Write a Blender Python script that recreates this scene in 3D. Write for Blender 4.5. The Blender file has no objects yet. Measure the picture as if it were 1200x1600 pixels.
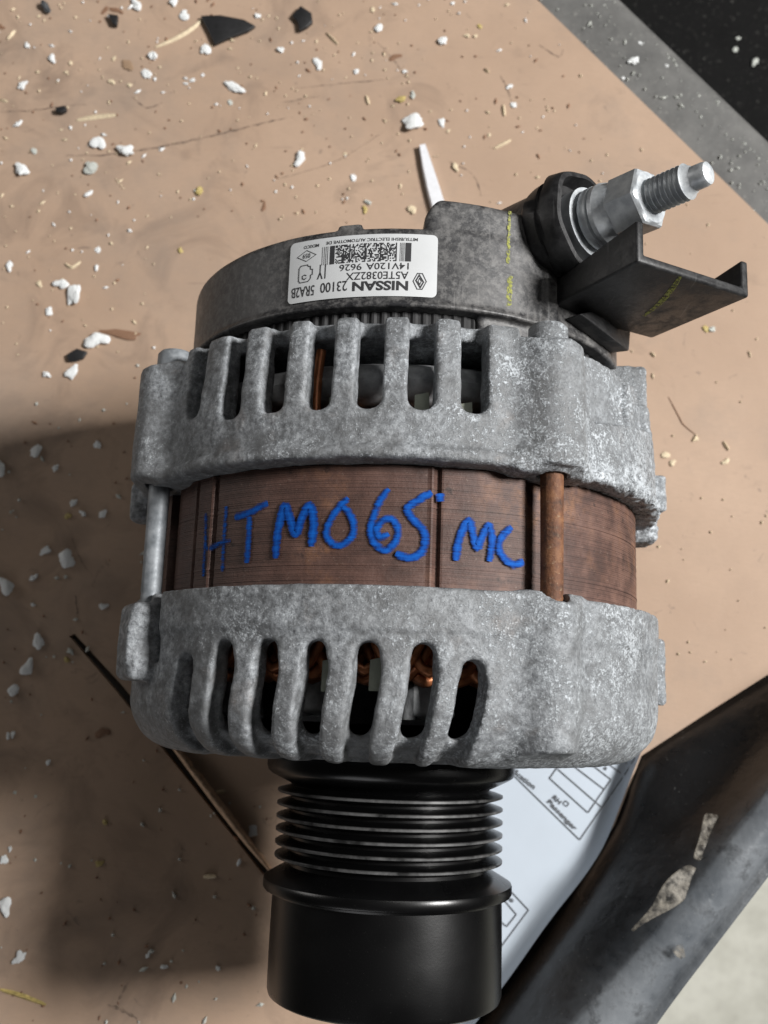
import bpy, bmesh, math, random
import numpy as np
from mathutils import Vector, Matrix

SC = bpy.context.scene
COL = SC.collection
R = math.radians

# ------------------------------------------------------------------ camera, light, exposure
FPX = 1550.0                       # focal length in pixels of the 1200x1600 photograph
TILT = math.atan(310 / FPX)
AX = 0.075                         # height of the machine's axis above the board
CAMZ = 0.285 + AX
cam_d = bpy.data.cameras.new('camera')
cam = bpy.data.objects.new('camera', cam_d); COL.objects.link(cam)
cam.location = (0, 0, CAMZ); cam.rotation_euler = (TILT, 0, 0)
cam_d.sensor_fit = 'VERTICAL'; cam_d.sensor_height = 36.0; cam_d.lens = FPX / 1600 * 36.0
cam_d.clip_start = 0.01; cam_d.clip_end = 50
cam_d.dof.use_dof = True; cam_d.dof.focus_distance = 0.235; cam_d.dof.aperture_fstop = 20
SC.camera = cam

w = bpy.data.worlds.new('World'); SC.world = w; w.use_nodes = True
w.node_tree.nodes['Background'].inputs[0].default_value = (1.0, 0.97, 0.94, 1)
w.node_tree.nodes['Background'].inputs[1].default_value = 0.02

def area_lamp(name, loc, target, size, power, color, size_y=None):
    d = bpy.data.lights.new(name, 'AREA'); d.energy = power; d.color = color
    d.shape = 'RECTANGLE' if size_y else 'SQUARE'; d.size = size
    if size_y: d.size_y = size_y
    o = bpy.data.objects.new(name, d); COL.objects.link(o)
    o.location = loc
    o.rotation_euler = (Vector(target) - Vector(loc)).to_track_quat('-Z', 'Y').to_euler()
    return o
# workshop lamp to the right; fill lamps added at the left, overhead and low in front
area_lamp('key_lamp', (1.40, 0.27, 1.36), (0, 0.03, 0.0), 0.36, 65, (1.0, 0.985, 0.965))
area_lamp('left_fill_lamp', (-1.9, 0.75, 0.50), (0, 0.05, 0.07), 0.8, 6.5, (1.0, 0.965, 0.93))  # added fill for the left-facing metal
area_lamp('overhead_fill_lamp', (0.75, 1.2, 2.4), (0.5, 0.2, -0.6), 0.9, 4.5, (1.0, 0.98, 0.95), 0.5)  # added fill, mainly to brighten the floor

area_lamp('low_fill_lamp', (-0.7, -1.9, 0.65), (0, -0.02, 0.07), 1.0, 5.0, (0.98, 0.98, 1.0))  # added low fill for the front bracket and pulley
vs = SC.view_settings
vs.view_transform = 'Standard'; vs.look = 'None'; vs.exposure = 0.0; vs.gamma = 1.0
vs.use_curve_mapping = False
try:
    SC.cycles.use_denoising = True
    SC.cycles.max_bounces = 6
except Exception:
    pass

# ------------------------------------------------------------------ pixel -> place helpers
_ct, _st = math.cos(TILT), math.sin(TILT)
YAW = R(-2.0); X0 = 0.0025
def ray(u, v):
    x = (u - 600) / FPX; y = -(v - 800) / FPX
    return Vector((x, y * _ct + _st, y * _st - _ct))
def P(u, v, z=0.0):                # the point of height z seen at a pixel
    d = ray(u, v); t = (z - CAMZ) / d.z
    return Vector((d.x * t, d.y * t, z))
def at_y(u, v, Y):
    d = ray(u, v); t = Y / d.y
    return Vector((d.x * t, Y, CAMZ + d.z * t))
def to_local(p):                   # world -> frame of the machine (axis = local y, z=0 on the board)
    x, y = p.x - X0, p.y
    c, s = math.cos(-YAW), math.sin(-YAW)
    return Vector((c * x - s * y, s * x + c * y, p.z))
def on_cyl(u, v, r):               # pixel -> (angle from top, axial y) on a cylinder of the machine
    o = to_local(Vector((0, 0, CAMZ))); e = to_local(Vector((0, 0, CAMZ)) + ray(u, v)) - o
    oz = o.z - AX
    a = e.x ** 2 + e.z ** 2; b = 2 * (o.x * e.x + oz * e.z); c = o.x ** 2 + oz ** 2 - r * r
    D = max(b * b - 4 * a * c, 0)
    t = (-b - math.sqrt(D)) / 2 / a
    return math.atan2(o.x + t * e.x, oz + t * e.z), o.y + t * e.y
def cyl_pt(phi, y, r):
    return Vector((r * math.sin(phi), y, AX + r * math.cos(phi)))

# ------------------------------------------------------------------ object helpers
def mesh_obj(name, verts, faces, mat=None, parent=None, smooth=False, auto=None):
    me = bpy.data.meshes.new(name)
    me.from_pydata([tuple(v) for v in verts], [], faces)
    me.update()
    return link_mesh(name, me, mat, parent, smooth, auto)
def link_mesh(name, me, mat=None, parent=None, smooth=False, auto=None):
    if smooth:
        me.polygons.foreach_set('use_smooth', [True] * len(me.polygons))
        if auto is not None:
            me.set_sharp_from_angle(angle=R(auto))
    if mat: me.materials.append(mat)
    o = bpy.data.objects.new(name, me); COL.objects.link(o)
    if parent: o.parent = parent
    return o
def empty(name, loc=(0, 0, 0), rz=0):
    o = bpy.data.objects.new(name, None); COL.objects.link(o)
    o.location = loc; o.rotation_euler = (0, 0, rz); o.empty_display_size = 0.02
    return o
def tag(o, label=None, cat=None, group=None, kind=None):
    if label: o['label'] = label
    if cat: o['category'] = cat
    if group: o['group'] = group
    if kind: o['kind'] = kind
    return o
def frame(axis):                   # two vectors square to an axis
    a = Vector(axis).normalized()
    h = Vector((0, 0, 1)) if abs(a.z) < 0.9 else Vector((0, 1, 0))
    b = a.cross(h).normalized(); c = a.cross(b).normalized()
    return a, b, c
def lathe(name, prof, origin, axis, mat, parent, n=64, smooth=True, auto=40, rfun=None):
    a, b, c = frame(axis); o = Vector(origin)
    V = []; Fc = []
    m = len(prof)
    for (t, r) in prof:
        for k in range(n):
            th = 2 * math.pi * k / n
            rr = r * (rfun(th, t) if rfun else 1)
            V.append(o + a * t + b * (rr * math.cos(th)) + c * (rr * math.sin(th)))
    for i in range(m - 1):
        for k in range(n):
            k2 = (k + 1) % n
            Fc.append((i * n + k, (i + 1) * n + k, (i + 1) * n + k2, i * n + k2))
    Fc.append(tuple(range(n))); Fc.append(tuple(reversed(range((m - 1) * n, m * n))))
    o2 = mesh_obj(name, V, Fc, mat, parent, False)
    bm = bmesh.new(); bm.from_mesh(o2.data); bmesh.ops.recalc_face_normals(bm, faces=bm.faces)
    bm.to_mesh(o2.data); bm.free()
    if smooth:
        o2.data.polygons.foreach_set('use_smooth', [True] * len(o2.data.polygons))
        o2.data.set_sharp_from_angle(angle=R(auto))
    return o2
def prism(name, bottom, top, mat, parent, bevel=0.0):     # two matching loops closed into a solid
    n = len(bottom)
    V = list(bottom) + list(top)
    Fc = [tuple(range(n)), tuple(range(n, 2 * n))] + [(i, (i + 1) % n, n + (i + 1) % n, n + i) for i in range(n)]
    o = mesh_obj(name, V, Fc, mat, parent)
    bm = bmesh.new(); bm.from_mesh(o.data)
    bmesh.ops.recalc_face_normals(bm, faces=bm.faces)
    if bevel:
        bmesh.ops.bevel(bm, geom=list(bm.edges), offset=bevel, segments=3, affect='EDGES', profile=0.5)
    bm.to_mesh(o.data); bm.free()
    o.data.polygons.foreach_set('use_smooth', [True] * len(o.data.polygons))
    o.data.set_sharp_from_angle(angle=R(50))
    return o
def tube(verts, faces, pts, rad, n=8):
    base = len(verts)
    for i, p in enumerate(pts):
        d = (pts[min(i + 1, len(pts) - 1)] - pts[max(i - 1, 0)])
        a, b, c = frame(d)
        for k in range(n):
            th = 2 * math.pi * k / n
            verts.append(p + b * (rad * math.cos(th)) + c * (rad * math.sin(th)))
    for i in range(len(pts) - 1):
        for k in range(n):
            k2 = (k + 1) % n
            faces.append((base + i * n + k, base + i * n + k2, base + (i + 1) * n + k2, base + (i + 1) * n + k))
def smooth_path(pts, sub=6):       # Catmull-Rom through 2-D or 3-D points
    p = [np.array(q, float) for q in pts]
    out = []
    for i in range(len(p) - 1):
        p0 = p[max(i - 1, 0)]; p1 = p[i]; p2 = p[i + 1]; p3 = p[min(i + 2, len(p) - 1)]
        for k in range(sub):
            t = k / sub
            out.append(0.5 * ((2 * p1) + (-p0 + p2) * t + (2 * p0 - 5 * p1 + 4 * p2 - p3) * t * t + (-p0 + 3 * p1 - 3 * p2 + p3) * t ** 3))
    out.append(p[-1])
    return out
def resample(pts, n):
    p = np.array(pts, float); seg = np.linalg.norm(np.diff(p, axis=0), axis=1)
    s = np.concatenate([[0], np.cumsum(seg)]); t = np.linspace(0, s[-1], n)
    return np.stack([np.interp(t, s, p[:, k]) for k in range(p.shape[1])], 1)

# ------------------------------------------------------------------ materials
class Mat:
    def __init__(s, name):
        s.m = bpy.data.materials.new(name); s.m.use_nodes = True
        s.nt = s.m.node_tree; s.b = s.nt.nodes['Principled BSDF']
        s.tc = s.nt.nodes.new('ShaderNodeTexCoord'); s.co = s.tc.outputs['Object']
    def put(s, sock, v):
        if hasattr(v, 'is_linked') or hasattr(v, 'links'): s.nt.links.new(v, sock)
        elif isinstance(v, (tuple, list)) and len(v) == 3 and sock.type == 'RGBA': sock.default_value = (*v, 1)
        else: sock.default_value = v
    def set(s, **k):
        for n, v in k.items(): s.put(s.b.inputs[n.replace('_', ' ')], v)
        return s
    def noise(s, scale, detail=4, rough=0.6, co=None, dist=0.0):
        n = s.nt.nodes.new('ShaderNodeTexNoise'); n.inputs['Scale'].default_value = scale
        n.inputs['Detail'].default_value = detail; n.inputs['Roughness'].default_value = rough
        n.inputs['Distortion'].default_value = dist
        s.nt.links.new(co or s.co, n.inputs['Vector']); return n.outputs['Fac']
    def voro(s, scale, feat='F1', co=None):
        n = s.nt.nodes.new('ShaderNodeTexVoronoi'); n.feature = feat; n.inputs['Scale'].default_value = scale
        s.nt.links.new(co or s.co, n.inputs['Vector']); return n.outputs['Distance']
    def ramp(s, fac, *stops):
        n = s.nt.nodes.new('ShaderNodeValToRGB'); e = n.color_ramp.elements
        while len(e) < len(stops): e.new(0.5)
        for k, (p, c) in enumerate(stops):
            e[k].position = p
            e[k].color = (c, c, c, 1) if isinstance(c, (int, float)) else (*c, 1)
        s.nt.links.new(fac, n.inputs[0]); return n.outputs[0]
    def mix(s, fac, a, b, mode='MIX'):
        n = s.nt.nodes.new('ShaderNodeMix'); n.data_type = 'RGBA'; n.blend_type = mode
        s.put(n.inputs[0], fac); s.put(n.inputs[6], a); s.put(n.inputs[7], b); return n.outputs[2]
    def math(s, op, a, b=0.0, clamp=False):
        n = s.nt.nodes.new('ShaderNodeMath'); n.operation = op; n.use_clamp = clamp
        s.put(n.inputs[0], a); s.put(n.inputs[1], b); return n.outputs[0]
    def mapping(s, scale=(1, 1, 1), rot=(0, 0, 0), co=None):
        n = s.nt.nodes.new('ShaderNodeMapping'); n.inputs['Scale'].default_value = scale
        n.inputs['Rotation'].default_value = rot
        s.nt.links.new(co or s.co, n.inputs['Vector']); return n.outputs[0]
    def xyz(s, co=None):
        n = s.nt.nodes.new('ShaderNodeSeparateXYZ'); s.nt.links.new(co or s.co, n.inputs[0]); return n.outputs
    def bump(s, *hs):              # (height socket, distance, strength) stacked
        prev = None
        for hgt, dist, stg in hs:
            n = s.nt.nodes.new('ShaderNodeBump'); n.inputs['Distance'].default_value = dist
            n.inputs['Strength'].default_value = stg
            s.nt.links.new(hgt, n.inputs['Height'])
            if prev: s.nt.links.new(prev, n.inputs['Normal'])
            prev = n.outputs[0]
        s.nt.links.new(prev, s.b.inputs['Normal']); return s
    def attr(s, name):
        n = s.nt.nodes.new('ShaderNodeAttribute'); n.attribute_name = name; return n.outputs['Fac']

def mat_cast():
    m = Mat('cast_aluminium')
    big = m.noise(26, 5, 0.6); mid = m.noise(190, 5, 0.65); g2 = m.noise(640, 6, 0.78); g1 = m.noise(1700, 3, 0.7); clus = m.noise(85, 5, 0.65)
    x, y, z = m.xyz()
    c = m.ramp(g2, (0.33, (0.085, 0.090, 0.096)), (0.45, (0.225, 0.238, 0.252)), (0.56, (0.355, 0.375, 0.395)), (0.68, (0.52, 0.548, 0.575)))
    c = m.mix(m.ramp(mid, (0.36, 0.8), (0.56, 0.0)), c, (0.11, 0.114, 0.118))
    c = m.mix(m.ramp(big, (0.42, 0.0), (0.62, 0.65)), c, (0.165, 0.168, 0.170))
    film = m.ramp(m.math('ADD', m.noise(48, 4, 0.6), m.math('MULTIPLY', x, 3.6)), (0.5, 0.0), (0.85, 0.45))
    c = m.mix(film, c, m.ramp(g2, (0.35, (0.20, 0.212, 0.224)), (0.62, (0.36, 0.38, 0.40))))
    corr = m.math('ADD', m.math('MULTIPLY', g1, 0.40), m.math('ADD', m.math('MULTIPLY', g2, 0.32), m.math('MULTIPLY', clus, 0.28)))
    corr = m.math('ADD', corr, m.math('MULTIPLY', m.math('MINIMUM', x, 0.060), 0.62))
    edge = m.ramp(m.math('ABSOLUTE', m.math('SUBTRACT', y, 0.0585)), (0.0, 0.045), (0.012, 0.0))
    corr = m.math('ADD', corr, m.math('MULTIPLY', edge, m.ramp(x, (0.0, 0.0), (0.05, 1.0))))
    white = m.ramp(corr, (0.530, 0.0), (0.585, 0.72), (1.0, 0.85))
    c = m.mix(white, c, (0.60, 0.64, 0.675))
    rust = m.math('MULTIPLY', m.ramp(m.noise(70, 4), (0.62, 0.0), (0.74, 0.35)), m.ramp(g2, (0.4, 0.3), (0.6, 1.0)))
    c = m.mix(rust, c, (0.20, 0.13, 0.085))
    m.set(Base_Color=c, Metallic=0.25, Roughness=m.ramp(mid, (0.3, 0.5), (0.8, 0.7)))
    m.bump((m.noise(300, 6, 0.7), 0.0006, 0.5), (mid, 0.0012, 0.35), (g2, 0.0005, 0.55), (white, 0.0003, 0.6))
    return m.m
def mat_rust():
    m = Mat('rusty_laminations')
    x, y, z = m.xyz()
    layers = m.noise(1, 3, 0.6, co=m.mapping((25, 2400, 25)))
    fine = m.noise(900, 5, 0.7); mid = m.noise(120, 5, 0.65); big = m.noise(30, 3)
    c = m.ramp(mid, (0.28, (0.052, 0.027, 0.021)), (0.52, (0.098, 0.050, 0.038)), (0.74, (0.140, 0.078, 0.061)))
    c = m.mix(m.ramp(layers, (0.38, 0.45), (0.54, 0.0)), c, (0.034, 0.018, 0.014))
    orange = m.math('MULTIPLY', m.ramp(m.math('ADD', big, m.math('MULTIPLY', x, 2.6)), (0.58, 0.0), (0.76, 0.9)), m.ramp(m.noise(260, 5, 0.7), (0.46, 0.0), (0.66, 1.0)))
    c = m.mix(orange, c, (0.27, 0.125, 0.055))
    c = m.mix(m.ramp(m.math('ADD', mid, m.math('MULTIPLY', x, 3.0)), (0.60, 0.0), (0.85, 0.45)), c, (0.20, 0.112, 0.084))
    c = m.mix(m.ramp(fine, (0.63, 0.0), (0.74, 0.5)), c, (0.34, 0.27, 0.22))
    c = m.mix(m.ramp(m.noise(330, 4, 0.6), (0.28, 0.8), (0.37, 0.0)), c, (0.026, 0.015, 0.012))
    m.set(Base_Color=c, Metallic=0.0, Roughness=0.62)
    m.bump((m.noise(420, 5, 0.7), 0.0004, 0.5), (layers, 0.0002, 0.4))
    return m.m
def mat_rust_bolt():
    m = Mat('rusty_rod')
    mid = m.noise(260, 5, 0.7); fine = m.noise(1100, 4, 0.7)
    c = m.ramp(mid, (0.32, (0.055, 0.026, 0.015)), (0.5, (0.14, 0.055, 0.024)), (0.68, (0.23, 0.105, 0.045)))
    c = m.mix(m.ramp(fine, (0.6, 0.0), (0.72, 0.7)), c, (0.33, 0.24, 0.15))
    m.set(Base_Color=c, Roughness=0.7); m.bump((mid, 0.0006, 0.5), (fine, 0.0003, 0.6)); return m.m
def mat_steel(name, c0, c1, rough, metal=0.85):
    m = Mat(name); n = m.noise(300, 4, 0.6); f = m.noise(1200, 3, 0.6)
    m.set(Base_Color=m.ramp(n, (0.35, c0), (0.65, c1)), Metallic=metal, Roughness=m.ramp(f, (0.3, rough - 0.1), (0.7, rough + 0.1)))
    m.bump((f, 0.0002, 0.35)); return m.m
def mat_black_plastic(name, base, dust, amount, rough, scale=140):
    m = Mat(name); n = m.noise(scale, 6, 0.78, dist=0.4); f = m.noise(1300, 4, 0.7); b = m.noise(24, 3)
    a = m.math('MULTIPLY', m.ramp(n, (0.44, 0.0), (0.66, 1.0)), m.ramp(b, (0.35, 0.25), (0.65, 1.0)))
    c = m.mix(m.math('MULTIPLY', a, amount), base, dust)
    c = m.mix(m.math('MULTIPLY', m.ramp(m.noise(520, 5, 0.75), (0.46, 0.0), (0.62, 0.6)), amount), c, dust)
    sc = m.noise(1, 2, 0.5, co=m.mapping((900, 60, 60), (0, 0.6, 0.5)))
    c = m.mix(m.ramp(sc, (0.67, 0.0), (0.73, 0.45)), c, dust)
    c = m.mix(m.ramp(f, (0.66, 0.0), (0.74, 0.7)), c, dust)
    m.set(Base_Color=c, Roughness=m.math('MULTIPLY_ADD', a, 0.3), Specular_IOR_Level=0.45)
    m.b.inputs['Roughness'].links[0].from_node.inputs[2].default_value = rough
    m.bump((n, 0.0003, 0.25), (f, 0.00015, 0.3)); return m.m
def mat_plain(name, col, rough=0.6, metal=0.0, var=0.25, scale=400, bump=0.3, trans=0.0):
    m = Mat(name); n = m.noise(scale, 4, 0.6)
    lo = tuple(c * (1 - var) for c in col); hi = tuple(min(1, c * (1 + var)) for c in col)
    m.set(Base_Color=m.ramp(n, (0.3, lo), (0.7, hi)), Roughness=rough, Metallic=metal)
    if trans: m.set(Transmission_Weight=trans)
    if bump: m.bump((n, 0.0004, bump))
    return m.m
def mat_board():
    m = Mat('brown_board')
    fib = m.noise(1, 3, 0.6, co=m.mapping((260, 900, 1), (0, 0, 0.7))); big = m.noise(9, 5, 0.6); mid = m.noise(60, 5, 0.65); fine = m.noise(1500, 3, 0.7)
    c = m.ramp(big, (0.32, (0.375, 0.262, 0.187)), (0.68, (0.475, 0.340, 0.248)))
    c = m.mix(m.ramp(mid, (0.30, 0.30), (0.5, 0.0)), c, (0.36, 0.258, 0.19))
    c = m.mix(m.ramp(fib, (0.35, 0.25), (0.6, 0.0)), c, (0.38, 0.275, 0.20))
    c = m.mix(m.ramp(fine, (0.64, 0.0), (0.74, 0.4)), c, (0.62, 0.51, 0.41))
    # grease smudges, thicker on the left half
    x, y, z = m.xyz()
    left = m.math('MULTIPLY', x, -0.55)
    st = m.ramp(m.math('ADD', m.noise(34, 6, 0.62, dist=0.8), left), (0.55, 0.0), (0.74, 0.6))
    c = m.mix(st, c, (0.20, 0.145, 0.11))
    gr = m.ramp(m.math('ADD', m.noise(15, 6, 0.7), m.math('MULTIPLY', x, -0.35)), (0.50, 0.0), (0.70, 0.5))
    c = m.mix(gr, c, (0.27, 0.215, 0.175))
    sc_ = m.ramp(m.noise(1, 4, 0.7, co=m.mapping((40, 420, 1), (0, 0, 0.25))), (0.62, 0.0), (0.72, 0.4))
    c = m.mix(m.math('MULTIPLY', sc_, m.ramp(m.noise(22, 3), (0.45, 0.0), (0.6, 1.0))), c, (0.17, 0.125, 0.10))
    st2 = m.ramp(m.noise(85, 5, 0.7, dist=1.6), (0.645, 0.0), (0.74, 0.65))
    c = m.mix(st2, c, (0.13, 0.10, 0.085))
    m.set(Base_Color=c, Roughness=0.62, Specular_IOR_Level=0.3)
    m.bump((mid, 0.0006, 0.25), (fib, 0.0002, 0.25), (fine, 0.0001, 0.3)); return m.m
def mat_tray(name, base, dust, amount, rough):
    m = Mat(name); n = m.noise(60, 6, 0.7); f = m.noise(1400, 4, 0.75); g = m.noise(430, 5, 0.7)
    c = m.mix(m.math('MULTIPLY', m.ramp(n, (0.30, 0.35), (0.65, 1.0)), amount), base, dust)
    c = m.mix(m.ramp(g, (0.60, 0.0), (0.72, 0.4 * min(1, amount * 1.6))), c, (0.38, 0.37, 0.34))
    c = m.mix(m.ramp(f, (0.66, 0.0), (0.74, 0.55 * min(1, amount * 1.6))), c, (0.55, 0.54, 0.50))
    m.set(Base_Color=c, Roughness=m.ramp(n, (0.3, rough), (0.7, rough + 0.18)))
    m.bump((m.noise(35, 4, 0.5), 0.002, 0.22), (g, 0.0004, 0.25)); return m.m
def mat_paint():
    m = Mat('blue_marker')
    e = m.attr('edge'); s = m.attr('ink')
    lay = m.noise(1, 2, 0.6, co=m.mapping((120, 2000, 120))); f = m.noise(700, 4, 0.7)
    k = m.math('MULTIPLY_ADD', lay, 0.75); k.node.inputs[2].default_value = -0.38
    k = m.math('ADD', k, m.math('MULTIPLY_ADD', f, 0.9))
    k.node.inputs[1].links[0].from_node.inputs[2].default_value = -0.45
    body = m.math('ADD', m.math('SUBTRACT', s, m.math('MULTIPLY', m.math('POWER', e, 1.8), 1.05)), k)
    m.set(Base_Color=m.ramp(m.math('ADD', m.math('ADD', m.math('MULTIPLY', f, .5), m.math('MULTIPLY', lay, .5)), m.math('MULTIPLY', e, -0.30)), (0.12, (0.001, 0.010, 0.07)), (0.34, (0.003, 0.05, 0.27)), (0.6, (0.006, 0.115, 0.50))), Roughness=0.7, Specular_IOR_Level=0.12, Alpha=m.ramp(body, (0.0, 0.0), (0.55, 0.96)))
    return m.m

M_CAST = mat_cast(); M_RUST = mat_rust(); M_ROD_RUST = mat_rust_bolt(); M_PAINT = mat_paint()
M_ROD = mat_steel('grey_rod', (0.15, 0.165, 0.18), (0.30, 0.32, 0.34), 0.55, 0.25)
M_ZINC = mat_steel('zinc_plate', (0.46, 0.49, 0.52), (0.70, 0.73, 0.75), 0.42, 0.3)
M_COVER = mat_black_plastic('dusty_cover', (0.022, 0.022, 0.024), (0.185, 0.18, 0.175), 0.95, 0.42)
M_GUARD = mat_black_plastic('guard_plastic', (0.012, 0.012, 0.013), (0.10, 0.10, 0.10), 0.25, 0.42, 200)
_mp = Mat('pulley_black'); _g = _mp.noise(1500, 3, 0.7); _h = _mp.noise(40, 3, 0.5)
_mp.set(Base_Color=_mp.mix(_mp.ramp(_g, (0.66, 0.0), (0.75, 0.5)), (0.0022, 0.0022, 0.0024), (0.03, 0.029, 0.027)), Roughness=_mp.ramp(_h, (0.35, 0.24), (0.65, 0.34)), Specular_IOR_Level=0.5)
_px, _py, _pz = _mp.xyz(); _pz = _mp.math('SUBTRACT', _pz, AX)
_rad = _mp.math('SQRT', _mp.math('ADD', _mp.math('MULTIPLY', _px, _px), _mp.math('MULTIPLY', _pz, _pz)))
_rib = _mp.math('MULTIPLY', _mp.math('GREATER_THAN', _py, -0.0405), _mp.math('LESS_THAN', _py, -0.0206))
_tip_sheen = _mp.math('MULTIPLY', _mp.math('MULTIPLY', _rib, _mp.ramp(_mp.math('MULTIPLY', _mp.math('SUBTRACT', _rad, 0.0300), 1000), (0.45, 0.0), (0.8, 0.9))), _mp.ramp(_mp.noise(110, 4, 0.7), (0.38, 0.12), (0.66, 1.0)))  # overhead reflection painted as grey lines along the rib tips
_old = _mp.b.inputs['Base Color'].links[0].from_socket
_mp.set(Base_Color=_mp.mix(_tip_sheen, _old, (0.14, 0.14, 0.14)))
_mp.bump((_g, 0.0001, 0.12)); M_PULLEY = _mp.m
M_COPPER = mat_steel('copper_wire', (0.30, 0.10, 0.040), (0.52, 0.20, 0.085), 0.42, 0.45)
M_DARK = mat_plain('inside_dark', (0.018, 0.018, 0.019), 0.7)
M_ROTOR = mat_steel('rotor_grey', (0.07, 0.072, 0.075), (0.17, 0.175, 0.18), 0.5, 0.5)
M_INNER = mat_steel('inner_casting', (0.26, 0.27, 0.28), (0.50, 0.51, 0.52), 0.5, 0.3)
M_LINER = mat_plain('slot_liner', (0.30, 0.32, 0.26), 0.6, var=0.12)
M_LABEL = mat_plain('sticker_film', (0.60, 0.615, 0.625), 0.42, var=0.06, scale=60, bump=0.05)
M_INK = mat_plain('sticker_ink', (0.035, 0.035, 0.038), 0.5, var=0.15, bump=0.0)
_my = Mat('yellow_mark'); _q = _my.noise(1100, 4, 0.7)
_my.set(Base_Color=_my.ramp(_q, (0.3, (0.20, 0.21, 0.04)), (0.7, (0.42, 0.43, 0.10))), Roughness=0.8, Alpha=_my.ramp(_q, (0.38, 0.0), (0.56, 0.85)))
M_YELLOW = _my.m
M_BOARD = mat_board()
M_LEDGE = mat_tray('tray_dusty', (0.045, 0.045, 0.045), (0.17, 0.168, 0.16), 0.8, 0.5)
M_RIM = mat_tray('tray_rim', (0.010, 0.0105, 0.0115), (0.040, 0.043, 0.048), 0.5, 0.30)
M_DEEP = mat_tray('tray_black', (0.003, 0.003, 0.003), (0.007, 0.007, 0.007), 0.3, 0.75)
M_DEEP.node_tree.nodes['Principled BSDF'].inputs['Specular IOR Level'].default_value = 0.15
_mr = Mat('tray_rim_sheen_scuff'); _x, _y, _z = _mr.xyz()
_n = _mr.noise(120, 5, 0.7); _f = _mr.noise(900, 4, 0.7); _w = _mr.noise(30, 4, 0.6)
_k = _mr.math('ADD', _z, _mr.math('MULTIPLY', _mr.math('SUBTRACT', _n, 0.5), 0.006))
_sheen_wear = _mr.ramp(_k, (0.0855, 0.0), (0.0945, 1.0))  # paler crest: soft highlight put into the colour, mixed with scuffs
_sheen_scuff = _mr.mix(_mr.ramp(_w, (0.35, 0.0), (0.62, 1.0)), (0.070, 0.080, 0.092), (0.20, 0.215, 0.23))
_sheen_scuff = _mr.mix(_mr.ramp(_n, (0.52, 0.0), (0.66, 0.7)), _sheen_scuff, (0.045, 0.048, 0.052))
_col = _mr.mix(_sheen_wear, (0.010, 0.0105, 0.0115), _sheen_scuff)
_col = _mr.mix(_mr.ramp(_f, (0.655, 0.0), (0.73, 0.5)), _col, (0.34, 0.34, 0.33))
_mr.set(Base_Color=_col, Roughness=_mr.ramp(_n, (0.3, 0.24), (0.7, 0.42)))
_mr.bump((_w, 0.003, 0.3), (_n, 0.0006, 0.35), (_f, 0.0002, 0.3)); M_ROLL = _mr.m
M_PAPER = mat_plain('paper', (0.50, 0.56, 0.63), 0.7, var=0.03, scale=40, bump=0.1)
M_PRINT = mat_plain('paper_print', (0.10, 0.105, 0.115), 0.8, var=0.2, bump=0.0)
M_FOAM = mat_plain('white_foam', (0.80, 0.82, 0.82), 0.8, var=0.10, scale=900, bump=0.5)
M_FOAM2 = mat_plain('grey_foam', (0.52, 0.54, 0.50), 0.7, var=0.25, scale=600, bump=0.5)
M_CREAM = mat_plain('cream_wood', (0.66, 0.55, 0.38), 0.7, var=0.2, scale=700)
M_AMBER = mat_plain('amber_crumb', (0.46, 0.36, 0.13), 0.5, var=0.45, scale=600)
M_SHARD = mat_plain('black_shard', (0.014, 0.014, 0.015), 0.5, var=0.3)
M_PEBBLE = mat_plain('grey_pebble', (0.06, 0.065, 0.07), 0.4, var=0.4)
M_BROWNISH = mat_plain('tan_pad', (0.30, 0.20, 0.125), 0.8, var=0.25)
M_BROWN = mat_plain('brown_flake', (0.22, 0.12, 0.07), 0.7, var=0.4)
_ms = Mat('grease_scratch'); _n1 = _ms.noise(420, 4, 0.7); _n2 = _ms.noise(90, 3, 0.6)
_ms.set(Base_Color=(0.10, 0.075, 0.06), Roughness=0.7, Alpha=_ms.math('MULTIPLY', _ms.ramp(_n1, (0.35, 0.05), (0.62, 0.8)), _ms.ramp(_n2, (0.35, 0.25), (0.6, 1.0))))
M_SCRATCH = _ms.m
M_STICK = mat_plain('white_stick', (0.74, 0.75, 0.78), 0.45, var=0.06)
M_TORN = mat_plain('torn_edge', (0.52, 0.35, 0.23), 0.8, var=0.35, scale=500, bump=0.7)

# ------------------------------------------------------------------ signed-distance modelling (castings)
_rng = np.random.default_rng(7)
_lat = _rng.random((48, 48, 48), dtype=np.float32)
def vnoise(p, s):                  # trilinear value noise in -1..1
    q = p * s; i = np.floor(q).astype(int); f = (q - i).astype(np.float32); f = f * f * (3 - 2 * f)
    out = 0
    for a in (0, 1):
        for b in (0, 1):
            for c in (0, 1):
                wgt = (f[:, 0] if a else 1 - f[:, 0]) * (f[:, 1] if b else 1 - f[:, 1]) * (f[:, 2] if c else 1 - f[:, 2])
                out = out + wgt * _lat[(i[:, 0] + a) % 48, (i[:, 1] + b) % 48, (i[:, 2] + c) % 48]
    return out * 2 - 1
def smin(a, b, k):
    hh = np.clip(0.5 + 0.5 * (b - a) / k, 0, 1); return b * (1 - hh) + a * hh - k * hh * (1 - hh)
def smax(a, b, k): return -smin(-a, -b, k)
def box2(a, b, a0, a1, b0, b1, rd=0.0):
    qa = np.abs(a - (a0 + a1) / 2) - (a1 - a0) / 2 + rd; qb = np.abs(b - (b0 + b1) / 2) - (b1 - b0) / 2 + rd
    return np.sqrt(np.maximum(qa, 0) ** 2 + np.maximum(qb, 0) ** 2) + np.minimum(np.maximum(qa, qb), 0) - rd
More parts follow.
